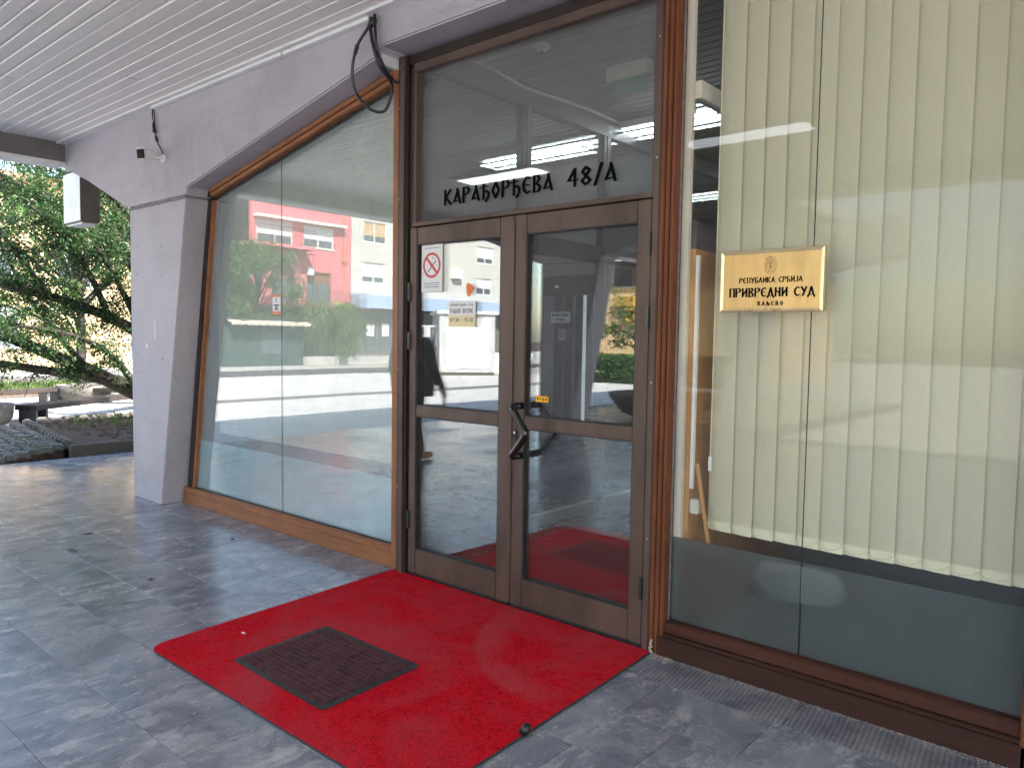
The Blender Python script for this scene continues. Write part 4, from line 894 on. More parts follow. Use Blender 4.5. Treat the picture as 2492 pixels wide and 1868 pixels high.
# ================================================================== outdoors left: beds, setts, benches, bowls, tree
def leaves(name, parent, pts, size, mat, aspect=2.2, droop=0, nrm=None):
    pts = np.asarray(pts); n_ = len(pts)
    d = rng.normal(size=(n_,3)); d[:,2] -= droop; d /= np.linalg.norm(d, axis=1)[:,None]
    e = np.cross(d, rng.normal(size=(n_,3))); e /= np.linalg.norm(e, axis=1)[:,None]
    L = (size*rng.uniform(.6, 1.3, n_))[:,None]; W_ = L/aspect
    q = np.stack([pts, pts+d*L*.5+e*W_*.5, pts+d*L, pts+d*L*.5-e*W_*.5], 1).reshape(-1,3)
    me = bpy.data.meshes.new(name); me.vertices.add(4*n_); me.vertices.foreach_set('co', q.ravel())
    me.loops.add(4*n_); me.loops.foreach_set('vertex_index', np.arange(4*n_)); me.polygons.add(n_)
    me.polygons.foreach_set('loop_start', np.arange(0,4*n_,4)); me.polygons.foreach_set('loop_total', np.full(n_,4)); me.update(calc_edges=True); me.materials.append(mat)
    return link(name, me, parent)
def clump(c, r, n_, shell=.5):
    d = rng.normal(size=(n_,3)); d /= np.linalg.norm(d, axis=1)[:,None]; rr = (shell+(1-shell)*rng.random(n_))[:,None]
    return np.array(c)+d*rr*np.array(r)
GZ = -.12
# raised bed: kerb, soil, sett slope
bed = thing('raised_bed', 'low raised planting bed with brown soil edged by rough stones', 'flower bed')
soilp = [(-13.1,3.92),(-13.2,8.4),(-10.1,8.4),(-10.1,3.50)]
MB().xy(soilp, GZ-.02, .095).build('soil', M['earth'], bed)
mb = MB()
for (xa, ya), (xb, yb2) in (((-10.10,3.46),(-10.10,8.4)),):
    dx, dy = xb-xa, yb2-ya; L = math.hypot(dx, dy); nx, ny = dy/L*.09, -dx/L*.09
    MB().xy([(xa,ya),(xb,yb2),(xb+nx,yb2+ny),(xa+nx,ya+ny)], GZ-.02, .115).build('kerb', M['planter'], bed, bevel=.01)
sm0 = MB(); sm0.box(-.07,.07,-.05,.05,-.06,.06); sme = sm0.build('edge_stone', M['sett'], bed, bevel=.018)
sme.location = (-13.1, 3.92, .09)
for i in range(22):
    t_ = (i+1)/22; o = link('edge_stone', sme.data, bed, (-13.1-.1*t_, 3.92+4.4*t_, .10+random.uniform(-.01,.015))); o.rotation_euler = (random.uniform(-.1,.1), random.uniform(-.1,.1), 1.4+random.uniform(-.2,.2))
for i in range(13):
    t_ = (i+.5)/13; o = link('edge_stone', sme.data, bed, (-13.1+2.95*t_, 3.92-.44*t_, .10+random.uniform(-.01,.01))); o.rotation_euler = (0, 0, -.16+random.uniform(-.2,.2))
g = []
for _ in range(24): 
    c = (random.uniform(-12.9,-10.4), random.uniform(4.1,7.0), .12); g.append(clump(c, (.09,.09,.07), 26))
o = leaves('weeds', bed, np.concatenate(g), .10, M['grass'], 5, -.8); tag(o, kind='stuff')
mb = MB()
for _ in range(700):
    x, y = random.uniform(-13,-10.2), random.uniform(4.0,8); s_ = random.uniform(.012,.04)
    mb.add([(x-s_,y-s_,.093),(x+s_,y-s_*.6,.093),(x+s_*.7,y+s_,.093),(x-s_*.6,y+s_*.8,.093),(x,y,.095+s_*.8)], [(0,1,4),(1,2,4),(2,3,4),(3,0,4)])
tag(mb.build('soil_clods', M['earth'], bed), kind='stuff')
# slope of granite setts
slope = thing('sett_slope', 'sloping apron of granite setts with grass in the joints at the porch edge', 'paving')
A_, B_, C_, D_ = Vector((-13.1,3.84,.09)), Vector((-10.12,3.42,.10)), Vector((-9.95,1.9,-.09)), Vector((-13.1,1.7,-.10))
stv = MB(); stv.box(-.085,.085,-.055,.055,-.05,.03); st0 = stv.build('sett', M['sett'], slope, bevel=.014); first = True
NU, NV = 17, 12
MB().add([A_+Vector((0,0,-.03)), D_+Vector((0,0,-.03)), C_+Vector((0,0,-.03)), B_+Vector((0,0,-.03)), *[Vector((q.x, q.y, -.2)) for q in (A_, D_, C_, B_)]], [(0,1,2,3),(1,0,4,5),(2,1,5,6),(3,2,6,7),(0,3,7,4)]).build('bedding', M['earth'], slope)
for i in range(NU):
    for jj in range(NV):
        u_, v_ = (i+.5)/NU, (jj+.5)/NV
        P_ = A_.lerp(B_, u_).lerp(D_.lerp(C_, u_), v_)
        if first: o = st0; first = False
        else: o = link('sett', st0.data, slope)
        o.location = P_+Vector((0,0,random.uniform(-.008,.01))); o.rotation_euler = (random.uniform(-.05,.05)-.12, random.uniform(-.05,.05), -.17+random.uniform(-.05,.05)); o.scale = (random.uniform(.9,1.05), random.uniform(1.2,1.5), 1)
gp = []
for _ in range(26): 
    u_, v_ = random.random(), random.random(); P_ = A_.lerp(B_, u_).lerp(D_.lerp(C_, u_), v_); gp.append(clump((P_.x,P_.y,P_.z+.01), (.10,.08,.03), 16))
tag(leaves('joint_grass', slope, np.concatenate(gp), .06, M['grass'], 5, -.9), kind='stuff')
# benches
def bench(label, p0, p1, w=.42, z=.25):
    d_ = Vector((p1[0]-p0[0], p1[1]-p0[1], 0)); L = d_.length; t = thing('bench', label, 'bench', 'plank benches on the plaza', (p0[0], p0[1], GZ)); t.rotation_euler = (0, 0, math.atan2(d_.y, d_.x))
    H = z-GZ
    for k in range(3): MB().box(0, L, -w/2+k*w/3+.006, -w/2+(k+1)*w/3-.006, H-.085, H).build('plank', M['bench_wood'], t, bevel=.008)
    for x in (.06, .30, L-.30, L-.06): MB().box(x-.025, x+.025, -w/2+.05, w/2-.05, 0, H-.086).build('leg', M['iron'], t, bevel=.004)
    return t
bench('long dark plank bench nearest the porch, beside the concrete bowl', (-14.45,4.30), (-16.6,7.6))
bench('dark plank bench at the back left under the conifer branches', (-17.9,2.2), (-18.7,6.2))
bench('short dark plank bench at an angle behind the long bench', (-18.4,6.6), (-16.6,8.3))
def bowl(label, c, r=.62, h=.50):
    t = thing('concrete_bowl', label, 'planter', 'concrete bowl planters', (c[0], c[1], GZ))
    MB().lathe([(r*.55,0),(r*.8,.06),(r*.96,h*.45),(r,h),(r*.93,h),(r*.9,h-.05),(0,h-.06)], (0,0,0), 32).build('bowl', M['planter'], t, smooth=True)
    MB().lathe([(0,h-.03),(r*.88,h-.05)], (0,0,0), 24).build('soil', M['earth'], t)
bowl('round concrete bowl planter at the end of the long bench', (-14.75,3.55), .66, .40)
bowl('round concrete bowl planter between the two rear benches', (-18.6,6.75), .6, .42)
bowl('round concrete bowl planter behind the far end of the long bench', (-16.9,8.1), .6, .42)
# paving grid of setts seen under the benches
cs = thing('sett_paving', 'square dark-jointed paving stones under the rear bench', 'paving')
MB().box(-21.5,-15.2,0,9.5,GZ+.001,GZ+.004).build('bedding', M['earth'], cs)
pm0 = MB(); pm0.box(-.135,.135,-.135,.135,-.02,.03); s0_ = pm0.build('paver', M['paving'], cs, bevel=.012); first = True
pts = []
for i in range(16):
    for jj in range(17): pts.append((-20.4+i*.3, 3.4+jj*.3))
for x, y in pts:
    if first: o = s0_; first = False
    else: o = link('paver', s0_.data, cs)
    o.location = (x, y, GZ+.0+random.uniform(-.004,.004))
# lawn strip
lawn = MB().box(-25.6,-21.6,-1,40,GZ-.02,GZ+.06).build('lawn', M['earth']); tag(lawn, 'narrow green lawn strip along the street beyond the benches', kind='structure')
gp = np.column_stack([rng.uniform(-25.5,-21.6,16000), rng.uniform(-1,22,16000), np.full(16000, GZ+.06)])
tag(leaves('grass', None, gp, .16, M['grass'], 7, -1.6), 'green grass of the lawn strip beyond the benches', 'grass', kind='stuff')

# ---- big conifer beside the porch
def limb(pts, r0, r1, mb): 
    sp_ = smoothpath(pts, 5); n_ = len(sp_); mb.tube(sp_, [r0+(r1-r0)*i/(n_-1) for i in range(n_)], 8); return sp_
tr = thing('conifer_tree', 'dark spreading conifer with leaning branches beside the concrete column', 'tree')
tb = MB(); twigs = []
base = (-13.2,6.45,0)
limbs = [
 ([base,(-13.4,5.75,.42),(-13.7,5.0,.86),(-14.0,4.2,1.28),(-14.4,3.3,1.75),(-14.6,2.5,2.2)], .17, .035),
 ([base,(-13.3,5.9,.40),(-13.6,5.2,.70),(-13.9,4.3,.88),(-14.2,3.4,1.05),(-14.5,2.6,1.15)], .13, .025),
 ([base,(-13.1,6.2,.75),(-13.2,5.8,1.35),(-13.3,5.2,1.75),(-13.5,4.4,2.05),(-13.8,3.5,2.3),(-14,2.6,2.5)], .14, .03),
 ([base,(-13.2,6.4,1.0),(-13.1,6.2,2.0),(-13.2,5.9,3.0),(-13.3,5.6,4.2),(-13.2,5.4,5.6),(-13.2,5.3,7)], .17, .04),
 ([(-13.1,6.2,2.0),(-13.3,5.6,2.6),(-13.5,4.9,3.2),(-13.7,4.0,3.8),(-13.9,3.1,4.3)], .08, .02),
 ([(-13.2,6.0,2.6),(-13.6,5.6,3.2),(-13.9,5.0,3.9),(-14.2,4.3,4.6)], .07, .02),
 ([(-13.3,5.2,1.75),(-13.1,4.9,2.3),(-13.0,4.5,2.9),(-13.1,3.9,3.5)], .06, .02),
 ([base,(-13.6,6.7,.9),(-14.2,6.6,1.8),(-14.9,6.2,2.8),(-15.6,5.6,3.7)], .12, .03),
 ([(-13.1,6.2,2.0),(-12.7,6.4,2.8),(-12.4,6.5,3.7),(-12.2,6.4,4.8)], .07, .02),
 ([(-13.7,5.0,.86),(-13.9,4.6,1.5),(-14.1,4.2,2.2),(-14.2,3.9,3.0)], .06, .02),
 ([(-13.4,5.75,.42),(-13.1,5.3,.95),(-12.8,4.8,1.3),(-12.7,4.2,1.5),(-12.8,3.5,1.6)], .07, .02),
 ([(-13.2,5.8,1.35),(-12.9,5.4,1.9),(-12.7,5.0,2.5),(-12.8,4.6,3.2)], .07, .02),
 ([(-13.5,4.4,2.05),(-13.4,3.9,2.7),(-13.5,3.5,3.4)], .05, .02),
 ([(-13.2,5.9,3.0),(-12.9,5.3,3.5),(-12.8,4.6,4.0),(-12.9,3.8,4.4)], .06, .02),
 ([(-13.1,6.2,2.0),(-12.6,5.9,2.2),(-12.3,5.5,2.6),(-12.3,5.0,3.0)], .06, .02),
 ([base,(-12.9,6.9,1.0),(-12.6,7.3,2.2),(-12.4,7.6,3.4)], .1, .03),
]
for p_, a, b_ in limbs:
    sp_ = limb(p_, a, b_, tb)
    for i, q in enumerate(sp_[int(len(sp_)*.32):]):
        for _ in range(9):
            dd = Vector((random.gauss(0,1), random.gauss(-.25,.8), random.gauss(.15,.55))).normalized(); L = random.uniform(.25,.8)
            if q.z < 1.3: L *= .65
            e = q+dd*L+Vector((0,0,-.10*L)); twigs.append((q, q+dd*L*.5, e)); 
            if random.random() < .35: tb.tube([q, q+dd*L*.5, e], [.010,.006,.003], 4, caps=False)
tb.build('trunk', M['bark'], tr, smooth=True)
sprays = []
for a, m_, e in twigs:
    if a.z < .75 or random.random() < (.45 if a.z > 1.6 else .62): continue
    n_ = random.randint(60, 150)
    for _ in range(n_):
        t_ = random.uniform(.25, 1.05); p_ = (a.lerp(m_, min(1, 2*t_)) if t_ < .5 else m_.lerp(e, 2*t_-1)); sprays.append((p_.x+random.gauss(0,.07), p_.y+random.gauss(0,.07), p_.z+random.gauss(0,.05)))
leaves('crown', tr, np.array(sprays), .06, M['conifer'], 3.2, .35)
# second, lighter broadleaf tree behind
def tree(label, c, h, r, nclump, nleaf, size, mat, droop=0, seed=1, name='street_tree', group=None):
    random.seed(seed); t = thing(name, label, 'tree', group, (c[0], c[1], c[2])); tb = MB(); pts = []
    tb.tube(smoothpath([(0,0,0),(.08,.05,h*.25),(-.05,.08,h*.55),(.05,0,h*.9)]), [.16-.13*i/18 for i in range(19)], 8)
    for k in range(nclump):
        a = random.random()*6.283; rr = r*math.sqrt(random.random()); z = h*(.38+.62*random.random()); rr *= math.sqrt(max(.05, 1-((z-h*.62)/(h*.45))**2))
        p_ = (rr*math.cos(a), rr*math.sin(a), z); tb.tube([(0,0,z*.6),(p_[0]*.5,p_[1]*.5,z*.85),p_], [.05,.03,.01], 5, caps=False)
        s_ = random.uniform(.35,.7)*r*.45
        q = clump(p_, (s_,s_,s_*.75), nleaf, .3)
        if droop: q[:,2] -= rng.random(len(q))**1.2*droop*rng.choice([.3,1,1], len(q))
        pts.append(q)
    tb.build('trunk', M['bark'], t, smooth=True); leaves('crown', t, np.concatenate(pts), size, mat, 2.2, .3+droop); return t
tree('light green broadleaf tree behind the conifer near the street', (-22.5,8.0,GZ), 6, 2.6, 34, 170, .16, M['broad'], 0, 3)
tree('small red-stemmed shrub tree at the lawn edge left of the conifer', (-22.2,5.0,GZ), 3.4, 1.5, 16, 120, .13, M['broad'], 0, 5)
tree('round street tree in front of the ochre house beyond the lawn', (-24,14,GZ), 6.5, 2.6, 34, 170, .17, M['broad'], 0, 9)

# ================================================================== street buildings (behind / mirrored in the glass)
def win(parent, y0, y1, z0, z1, x, fm='white', shut=.55, sm='shutter', glassm='glass_far'):
    # facade faces +x at plane x
    w = MB().box(x-.12, x+.015, y0, y1, z0, z0+.05).box(x-.12, x+.015, y0, y1, z1-.05, z1).box(x-.12, x+.015, y0, y0+.06, z0+.05, z1-.05).box(x-.12, x+.015, y1-.06, y1, z0+.05, z1-.05).box(x-.1, x+.01, (y0+y1)/2-.03, (y0+y1)/2+.03, z0+.05, z1-.05).build('window', M[fm], parent)
    MB().box(x-.06, x-.04, y0+.06, y1-.06, z0+.05, z1-.05).build('pane', M[glassm], w)
    if shut: MB().box(x-.03, x-.01, y0+.07, y1-.07, z1-.06-(z1-z0-.1)*shut, z1-.06).build('shutter', M[sm], w)
    MB().box(x-.02, x+.10, y0-.08, y1+.08, z0-.06, z0-.003).build('sill', M['white'], w)
    return w
def wall_x(mb, x, y0, y1, z0, z1, holes, th=.3):
    # wall facing +x with rectangular holes (y0,y1,z0,z1), cut on a grid so nothing overlaps
    ys = sorted({y0, y1, *[q for h_ in holes for q in h_[:2]]}); zs = sorted({z0, z1, *[q for h_ in holes for q in h_[2:]]})
    for a, b_ in zip(ys[:-1], ys[1:]):
        for c, d_ in zip(zs[:-1], zs[1:]):
            ym, zm = (a+b_)/2, (c+d_)/2
            if not any(h_[0] < ym < h_[1] and h_[2] < zm < h_[3] for h_ in holes): mb.box(x-th, x, a, b_, c, d_)
    return mb
FX = -38.0
pk = thing('pink_house', 'pink rendered two-storey house with balconies across the street', 'house')
holes = [(-18.45,-16.2,6.55,7.9),(-21.25,-19.25,6.6,7.85),(-21.1,-19.4,3.35,5.2),(-18.6,-17.1,3.4,5.3)]
wall_x(MB(), FX, -22.5, -15.9, -.1, 9.2, holes).build('wall', M['pink'], pk)
MB().box(FX-8, FX-.3, -22.5, -15.9, -.1, 9.15).build('core', M['in_dark'], pk)
MB().box(FX-8, FX+.35, -22.5, -15.9, 9.2, 9.35).build('roof', M['white'], pk)
MB().box(FX+.001, FX+.45, -21.9, -16.0, 7.93, 8.06).build('canopy', M['white'], pk)
for h_ in holes[:2]: win(pk, *h_[:2], *h_[2:], FX-.05, 'white', .62)
for h_ in holes[2:]: win(pk, *h_[:2], *h_[2:], FX-.12, 'brownwood', .3, 'brownwood')
MB().box(FX, FX+1.1, -19.3, -15.2, 6.3, 6.48).build('balcony', M['pink'], pk); MB().box(FX, FX+1.3, -22.8, -16, 2.95, 3.12).build('balcony', M['iron'], pk)
def railing(parent, x, y0, y1, z0, h_=.95, step=.12):
    r_ = MB().box(x-.02, x+.02, y0, y1, z0+h_-.03, z0+h_).box(x-.015, x+.015, y0, y1, z0+.06, z0+.085)
    y = y0
    while y < y1: r_.box(x-.007, x+.007, y, y+.014, z0, z0+h_-.03); y += step
    return r_.build('railing', M['iron'], parent)
railing(pk, FX+1.05, -19.3, -15.3, 6.48); railing(pk, FX+1.25, -22.8, -16.1, 3.12)
MB().tube([(FX+.06,-21.95,3.2),(FX+.06,-21.95,9.1)], .055, 8).build('downpipe', M['copper'], pk); MB().box(FX+.01,FX+.16,-22.1,-21.8,5.95,6.2).build('pipe_hopper', M['copper'], pk)
MB().box(FX+.01,FX+.25,-19.75,-19.4,5.0,5.45).build('meter_box', M['white'], pk)
MB().box(FX-.05, FX+.05, -22.5, -15.9, -.1, 2.9).build('ground_floor_front', M['shopdark'], pk)
for i, yy in enumerate((-20.6, -20.95, -21.75)):
    o = MB().lathe([(.11,0),(.15,.3),(.16,.32),(0,.3)], (FX+1.08, yy, 3.13), 12).build('flower_pot', M['green']); tag(o, ('lime green flower pot on the pink house balcony, leftmost in the glass','lime green flower pot on the pink house balcony, middle one','lime green flower pot on the pink house balcony by the downpipe')[i], 'flower pot', 'pots on the pink house balcony')
wh = thing('white_house', 'white rendered house with blue fascia band over a shop across the street', 'house')
holes = [(-25.35,-23.5,7.35,8.62),(-25.2,-23.45,4.85,6.1),(-35.45,-33.8,4.62,5.8),(-35.6,-33.8,6.9,8.1),(-30.3,-28.6,4.7,6.0),(-30.3,-28.6,7.1,8.4)]
wall_x(MB(), FX+.01, -38, -22.53, 4.05, 9.6, holes).build('wall', M['pale'], wh); MB().box(FX-8, FX-.31, -38, -22.53, -.1, 9.5).build('core', M['in_dark'], wh)
MB().box(FX-8, FX+.3, -38, -22.53, 9.6, 9.75).build('roof', M['white'], wh)
for k, h_ in enumerate(holes): win(wh, *h_[:2], *h_[2:], FX-.06, 'white', (.68,.72,.6,.7,.8,.5)[k], ('shutter_t','shutter','shutter','shutter','shutter','shutter')[k])
MB().box(FX+.02, FX+.9, -38, -22.53, 3.22, 4.04).build('fascia', M['blueband'], wh)
MB().box(FX-.25, FX-.05, -38, -22.53, -.1, 3.2).build('shop_front', M['shopdark'], wh)
for y in (-24.1, -25.3, -27, -29):
    w_ = MB().box(FX-.05, FX+.0, y-.5, y+.5, .5, 2.7).build('shop_window', M['glass_far'], wh); MB().box(FX+.001, FX+.01, y-.28, y+.28, 1.5, 2.3).build('poster', M['paper'], w_)
for k, (yy, zz) in enumerate(((-26.2,5.3),(-31.6,5.6))):
    o = MB().box(FX+.02, FX+.38, yy-.42, yy+.42, zz, zz+.6).build('air_conditioner', M['white']); tag(o, ('white air conditioner on the white house beside its lower window', 'white air conditioner high on the white house above the cabin')[k], 'air conditioner')
och = thing('ochre_house', 'sunlit ochre house on the far street side behind the conifer', 'house')
holes = [(9,10.4,3.4,5),(12,13.4,3.4,5),(16,17.4,3.4,5),(20,21.4,3.4,5),(9,10.6,.8,2.5),(15,17,.2,2.5)]
wall_x(MB(), FX+2, 5, 27, -.1, 7.5, holes).build('wall', M['beige'], och); MB().box(FX-8, FX+1.69, 5, 27, -.1, 7.4).build('core', M['in_dark'], och); MB().box(FX-8, FX+2.4, 5, 27, 7.5, 7.9).build('roof', M['rooftile'], och)
for h_ in holes: win(och, *h_[:2], *h_[2:], FX+1.95, 'white', .3)
pale2 = thing('pale_house', 'pale house between the pink house and the ochre one', 'house')
holes = [(-12,-10.4,3.4,5),(-6,-4.4,3.4,5),(-1,.6,3.4,5),(-12,-10,.6,2.5),(-5,-3,.3,2.5)]
wall_x(MB(), FX-2, -14.8, 4.6, -.1, 8.4, holes).build('wall', M['pale'], pale2); MB().box(FX-10, FX-2.31, -14.8, 4.6, -.1, 8.3).build('core', M['in_dark'], pale2); MB().box(FX-10, FX-1.6, -14.8, 4.6, 8.4, 8.8).build('roof', M['rooftile'], pale2)
for h_ in holes: win(pale2, *h_[:2], *h_[2:], FX-2.05, 'white', .4)
# kiosk with dark panels and striped awning
ks = thing('street_kiosk', 'dark panelled street kiosk with pale scalloped awning beside the willow', 'kiosk')
MB().box(-36.6, -34.2, -16.6, -12.2, -.1, 2.0).build('body', M['kiosk'], ks); MB().box(-36.7, -33.9, -16.7, -12.1, 2.2, 2.3).build('roof', M['iron'], ks)
mb = MB()
for k in range(22): mb.xz([(-34.0,2.2),(-33.55,2.08),(-33.55,2.02),(-34.0,2.14)], -16.6+k*.2, -16.6+k*.2+.17); mb.box(-33.56,-33.53,-16.6+k*.2,-16.6+k*.2+.17,1.93 if k%2 else 1.96,2.08)
mb.build('awning', M['awning'], ks); MB().box(-34.2,-34.15,-15.4,-14.2,.5,1.6).build('window', M['glass_far'], ks)
# willow and big tree in front of pink house, planter wall
tree('big leafy street tree beside the kiosk in front of the pink house', (-35.2,-14.6,-.1), 6.2, 2.4, 40, 260, .17, M['broad'], .5, 21)
tree('drooping willow with hanging foliage in front of the pink house', (-34.9,-18.9,-.1), 3.4, 2.1, 34, 330, .16, M['willow'], 1.5, 22, 'willow_tree')
o = MB().box(-34.0,-33.6,-25,-16.4,-.1,.38).build('planter_wall', M['kerbstone'], None, bevel=.02); tag(o, 'low pale stone planter wall under the willow', 'wall')
# white cabin and stack of barriers
cbn = thing('site_cabin', 'white portable cabin standing on the sunlit plaza', 'cabin', None, (-22.6,-17.0,GZ)); cbn.rotation_euler = (0,0,R(38))
MB().box(-3.2,0,-1.2,1.2,.12,2.6).build('body', M['cabin'], cbn, bevel=.02)
MB().box(-3.3,.1,-1.3,1.3,2.61,2.75).build('roof', M['white'], cbn); MB().box(-3.2,0,-1.2,1.2,0,.115).build('base', M['planter'], cbn)
d0 = MB().box(-1.5,-.55,1.205,1.235,.15,2.2).build('door', M['shutter'], cbn); MB().box(-.70,-.62,1.236,1.28,1.05,1.15).build('handle', M['iron'], d0)
MB().box(-2.9,-2.0,1.205,1.235,1.2,2.1).build('window', M['glass_far'], cbn); MB().box(.005,.03,-.9,.9,.3,2.4).build('side_panel', M['shutter'], cbn)
MB().box(-1.45,-.6,1.2,1.9,2.05,2.12).build('canopy', M['shutter'], cbn)
for k in range(11):
    t = thing('crowd_barrier', ('grey metal barrier lying on the stack beside the cabin, %s from the ground' % ['first','second','third','fourth','fifth','sixth','seventh','eighth','ninth','tenth','topmost'][k]), 'barrier', 'stack of metal barriers', (-22.8+.02*k, -19.4-.015*k, GZ+.02+k*.085)); t.rotation_euler = (0,0,R(-52))
    MB().tube([(-1.1,-.5,.03),(1.1,-.5,.03),(1.1,.5,.03),(-1.1,.5,.03),(-1.1,-.5,.03)], .024, 6).build('frame', M['louver'], t)
    b0 = MB()
    for q in range(12): b0.tube([(-1.0+q*.18,-.5,.03),(-1.0+q*.18,.5,.03)], .009, 5)
    b0.build('bars', M['louver'], t)
# ochre wall building with mustard letters and hedge (right door leaf reflection)
ow = thing('ochre_building', 'ochre building with mustard block letters behind the hedge', 'building')
MB().box(-20.2,-11,-28,-22.4,-.12,4.3).build('wall', M['beige'], ow)
MB().box(-20.4,-10.7,-28.3,-22.0,4.31,4.8).build('parapet', M['blueband'], ow)
MB().yz([(-22.4,-.12),(-21.2,-.12),(-22.4,2.4)], -16.9, -15.9).build('buttress', M['beige'], ow)
mb = MB(); lettering(mb, 'РПSS'[::-1][::-1], -18.95, 2.33, .55, -22.30, -22.0, width=1.6, nib=.2, thin=.16)
mb2 = MB(); 
for v_ in mb.v: mb2.v.append((-17.0-18.95+1.75-v_[0]-1.1+.0, -22.4+( -22.0-v_[1])+.02+.05, v_[2]))
mb2.f = [f_[::-1] for f_ in mb.f]; mb2.m = mb.m; mb2.build('letters', M['mustard'], ow)
MB().box(-18.45,-17.6,-22.35,-22.1,2.98,3.4).build('emblem_block', M['mustard'], ow)
def hedge(label, x0, x1, y0, y1, h_, seed):
    t = thing('hedge', label, 'hedge', 'clipped hedges by the ochre building'); n_ = int(7000*(x1-x0)*.6)
    pts = np.column_stack([rng.uniform(x0,x1,n_), rng.uniform(y0,y1,n_), GZ+h_*(1-rng.random(n_)**2.2)+rng.normal(0,.05,n_)])
    leaves('foliage', t, pts, .13, M['hedge'], 1.9, 0); MB().box(x0+.15,x1-.15,y0+.15,y1-.15,GZ,GZ+h_*.75).build('core', M['bark'], t)
hedge('bright green bushy hedge nearest the cabin', -17.6, -15.9, -18.6, -17.3, .95, 1)
hedge('dark green clipped hedge in front of the ochre building', -15.9, -11.0, -18.7, -17.5, .95, 2)
tree('slender leafy bush between the hedge and the ochre wall', (-15.4,-19.6,GZ), 3.0, 1.5, 22, 120, .15, M['broad'], .3, 31, 'bush')
tree('thin bush at the corner of the ochre building by the cabin', (-18.6,-20.2,GZ), 2.6, 1.0, 16, 120, .14, M['broad'], .3, 32, 'bush')
tree('tall bare-stemmed street tree by the ochre building', (-19.4,-21,GZ), 7, 2.4, 26, 90, .15, M['willow'], 1.2, 33)
# dark stone basin on the porch
bs = thing('stone_basin', 'dark rounded stone basin at the edge of the porch, seen low in the glass', 'basin', None, (-7.2,-6.4,0))
MB().lathe([(.35,0),(.75,.12),(1.0,.42),(1.02,.5),(.9,.5),(.75,.36),(0,.3)], (0,0,0), 28).build('bowl', M['planter'], bs, smooth=True)
MB().lathe([(0,.33),(.7,.34)], (0,0,0), 24).build('soil', M['earth'], bs)

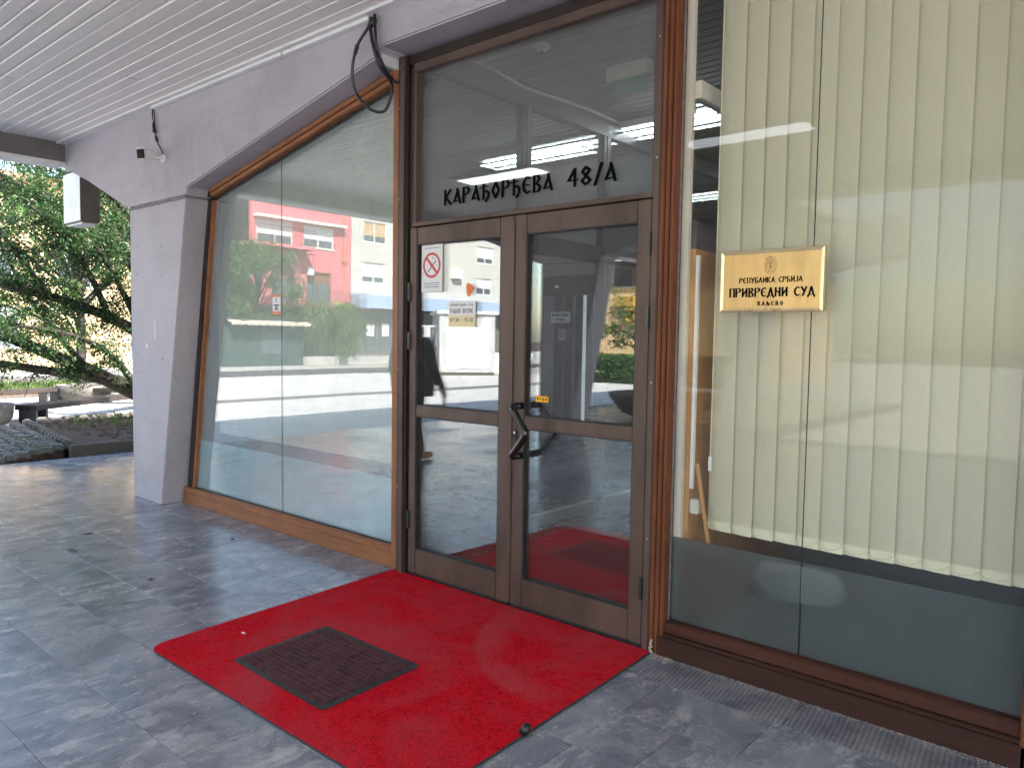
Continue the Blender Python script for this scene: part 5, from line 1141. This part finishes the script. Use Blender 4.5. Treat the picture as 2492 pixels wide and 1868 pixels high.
# ================================================================== person mirrored in the glass
def person():
    J = {}; E_ = []; rad = {}
    def j(n_, p_, r_): J[n_] = Vector(p_); rad[n_] = r_
    # local frame: x forward, y left, z up (standing mid-stride)
    j('pel',(0,0,.95),(.15,.12)); j('ab',(0,0,1.10),(.155,.115)); j('ch',(.01,0,1.30),(.185,.13)); j('nk',(.01,0,1.47),(.075,.07)); j('hd0',(.03,0,1.56),(.065,.07)); j('hd1',(.045,0,1.65),(.08,.098)); j('hd2',(.04,0,1.75),(.055,.065))
    for s_, n_ in ((1,'l'),(-1,'r')):
        j('sh'+n_,(0,s_*.215,1.41),(.085,.085)); j('el'+n_,(-.06 if s_>0 else .04,s_*.35,1.13),(.062,.062)); j('wr'+n_,(.05 if s_>0 else .10,s_*.385,.89),(.040,.040)); j('pa'+n_,(.08 if s_>0 else .13,s_*.385,.82),(.034,.022))
        f_ = 1 if s_ < 0 else -1
        j('hp'+n_,(0,s_*.095,.89),(.105,.10)); j('kn'+n_,(.17 if f_>0 else -.04,s_*.10,.50),(.068,.072)); j('an'+n_,(.27 if f_>0 else -.30,s_*.10,.11 if f_>0 else .16),(.052,.055)); j('he'+n_,(.25 if f_>0 else -.33,s_*.10,.05 if f_>0 else .10),(.045,.048)); j('to'+n_,(.46 if f_>0 else -.13,s_*.11,.045),(.045,.035))
        for k, (dx, dy, L) in enumerate(((.022,-.012,.085),(.010,.0,.092),(-.004,.008,.085),(-.018,.012,.068))):
            b_ = J['pa'+n_]; j('f%d%s'%(k,n_), b_+Vector((dx*1.2,dy,-.045)), (.0085,.0085)); j('g%d%s'%(k,n_), b_+Vector((dx*1.5+.008,dy-s_*.006,-.045-L*.55)), (.0075,.0075)); j('h%d%s'%(k,n_), b_+Vector((dx*1.5+.022,dy-s_*.018,-.045-L*.95)), (.0065,.0065))
            E_ += [('pa'+n_,'f%d%s'%(k,n_)),('f%d%s'%(k,n_),'g%d%s'%(k,n_)),('g%d%s'%(k,n_),'h%d%s'%(k,n_))]
        b_ = J['pa'+n_]; j('t0'+n_, b_+Vector((.038,-s_*.012,-.01)), (.010,.010)); j('t1'+n_, b_+Vector((.052,-s_*.024,-.05)), (.0085,.0085)); E_ += [('pa'+n_,'t0'+n_),('t0'+n_,'t1'+n_)]
        E_ += [('ch','sh'+n_),('sh'+n_,'el'+n_),('el'+n_,'wr'+n_),('wr'+n_,'pa'+n_),('pel','hp'+n_),('hp'+n_,'kn'+n_),('kn'+n_,'an'+n_),('an'+n_,'he'+n_),('he'+n_,'to'+n_)]
    E_ += [('pel','ab'),('ab','ch'),('ch','nk'),('nk','hd0'),('hd0','hd1'),('hd1','hd2')]
    j('ns',(.145,0,1.635),(.012,.014)); E_.append(('hd1','ns'))
    ks_ = list(J); me = bpy.data.meshes.new('body'); me.from_pydata([J[k] for k in ks_], [(ks_.index(a), ks_.index(b_)) for a, b_ in E_], [])
    o = bpy.data.objects.new('tmp', me); COL.objects.link(o)
    md = o.modifiers.new('skin', 'SKIN'); md.branch_smoothing = .3; sv = me.skin_vertices[0].data
    for i, k in enumerate(ks_): sv[i].radius = rad[k]; sv[i].use_root = (k == 'pel')
    o.modifiers.new('sub', 'SUBSURF').levels = 2; o.modifiers['sub'].render_levels = 2
    bpy.context.view_layer.update(); dg = bpy.context.evaluated_depsgraph_get(); nm = bpy.data.meshes.new_from_object(o.evaluated_get(dg)); bpy.data.objects.remove(o)
    mats = [basic('navy_jacket',(.016,.018,.024),.8,bmp=.3,bscale=25), basic('dark_jeans',(.014,.017,.028),.85,bmp=.3), basic('tan_boot',(.33,.17,.06),.7,bmp=.2), basic('skin',(.45,.25,.17),.5,bmp=.05), basic('dark_hair',(.02,.014,.01),.7,bmp=.4)]
    nm.materials.clear()
    for m_ in mats: nm.materials.append(m_)
    for p_ in nm.polygons:
        c = p_.center; p_.use_smooth = True
        hand = abs(c.y) > .24 and c.z < .90
        p_.material_index = 3 if hand else 2 if c.z < .19 else 1 if c.z < .84 and abs(c.y) < .25 else 0 if c.z < 1.475 else (4 if c.z > 1.70 or c.x < .0 else 3)
    return nm
pt = thing('person', 'person in dark jacket, jeans and tan boots walking across the porch, mirrored in the glass', 'person', None, (-6.67,.42,0)); pt.rotation_euler = (0,0,R(-95)); pt.scale = (1.12,1.12,1.02)
link('body', person(), pt)
jk = MB()   # open jacket skirt over the hips
prof = [(.0,1.0)]
ring = []
for z, rx_, ry_ in ((.80,.20,.26),(.95,.21,.28),(1.12,.205,.275),(1.30,.20,.285),(1.41,.15,.25),(1.475,.085,.11)):
    ring.append([(.0+rx_*math.cos(2*math.pi*k/20), ry_*math.sin(2*math.pi*k/20), z) for k in range(20)])
jk.add([q for r_ in ring for q in r_], [(i*20+k, i*20+(k+1)%20, (i+1)*20+(k+1)%20, (i+1)*20+k) for i in range(len(ring)-1) for k in range(20)])
jk.build('jacket', bpy.data.materials['navy_jacket'], pt, smooth=True)
for s_ in (1,-1): MB().lathe([(.004,0),(.0085,.004),(.004,.008)], (.135,s_*.032,1.652), 8).build('eye', M['black_gloss'], pt); MB().tube([(.03,s_*.082,1.61),(.035,s_*.092,1.64),(.025,s_*.09,1.67)], .012, 6).build('ear', bpy.data.materials['skin'], pt, smooth=True)
MB().tube([(.128,-.025,1.585),(.135,0,1.583),(.128,.025,1.585)], .006, 5).build('mouth', basic('lips',(.35,.13,.1),.5,bmp=0), pt)
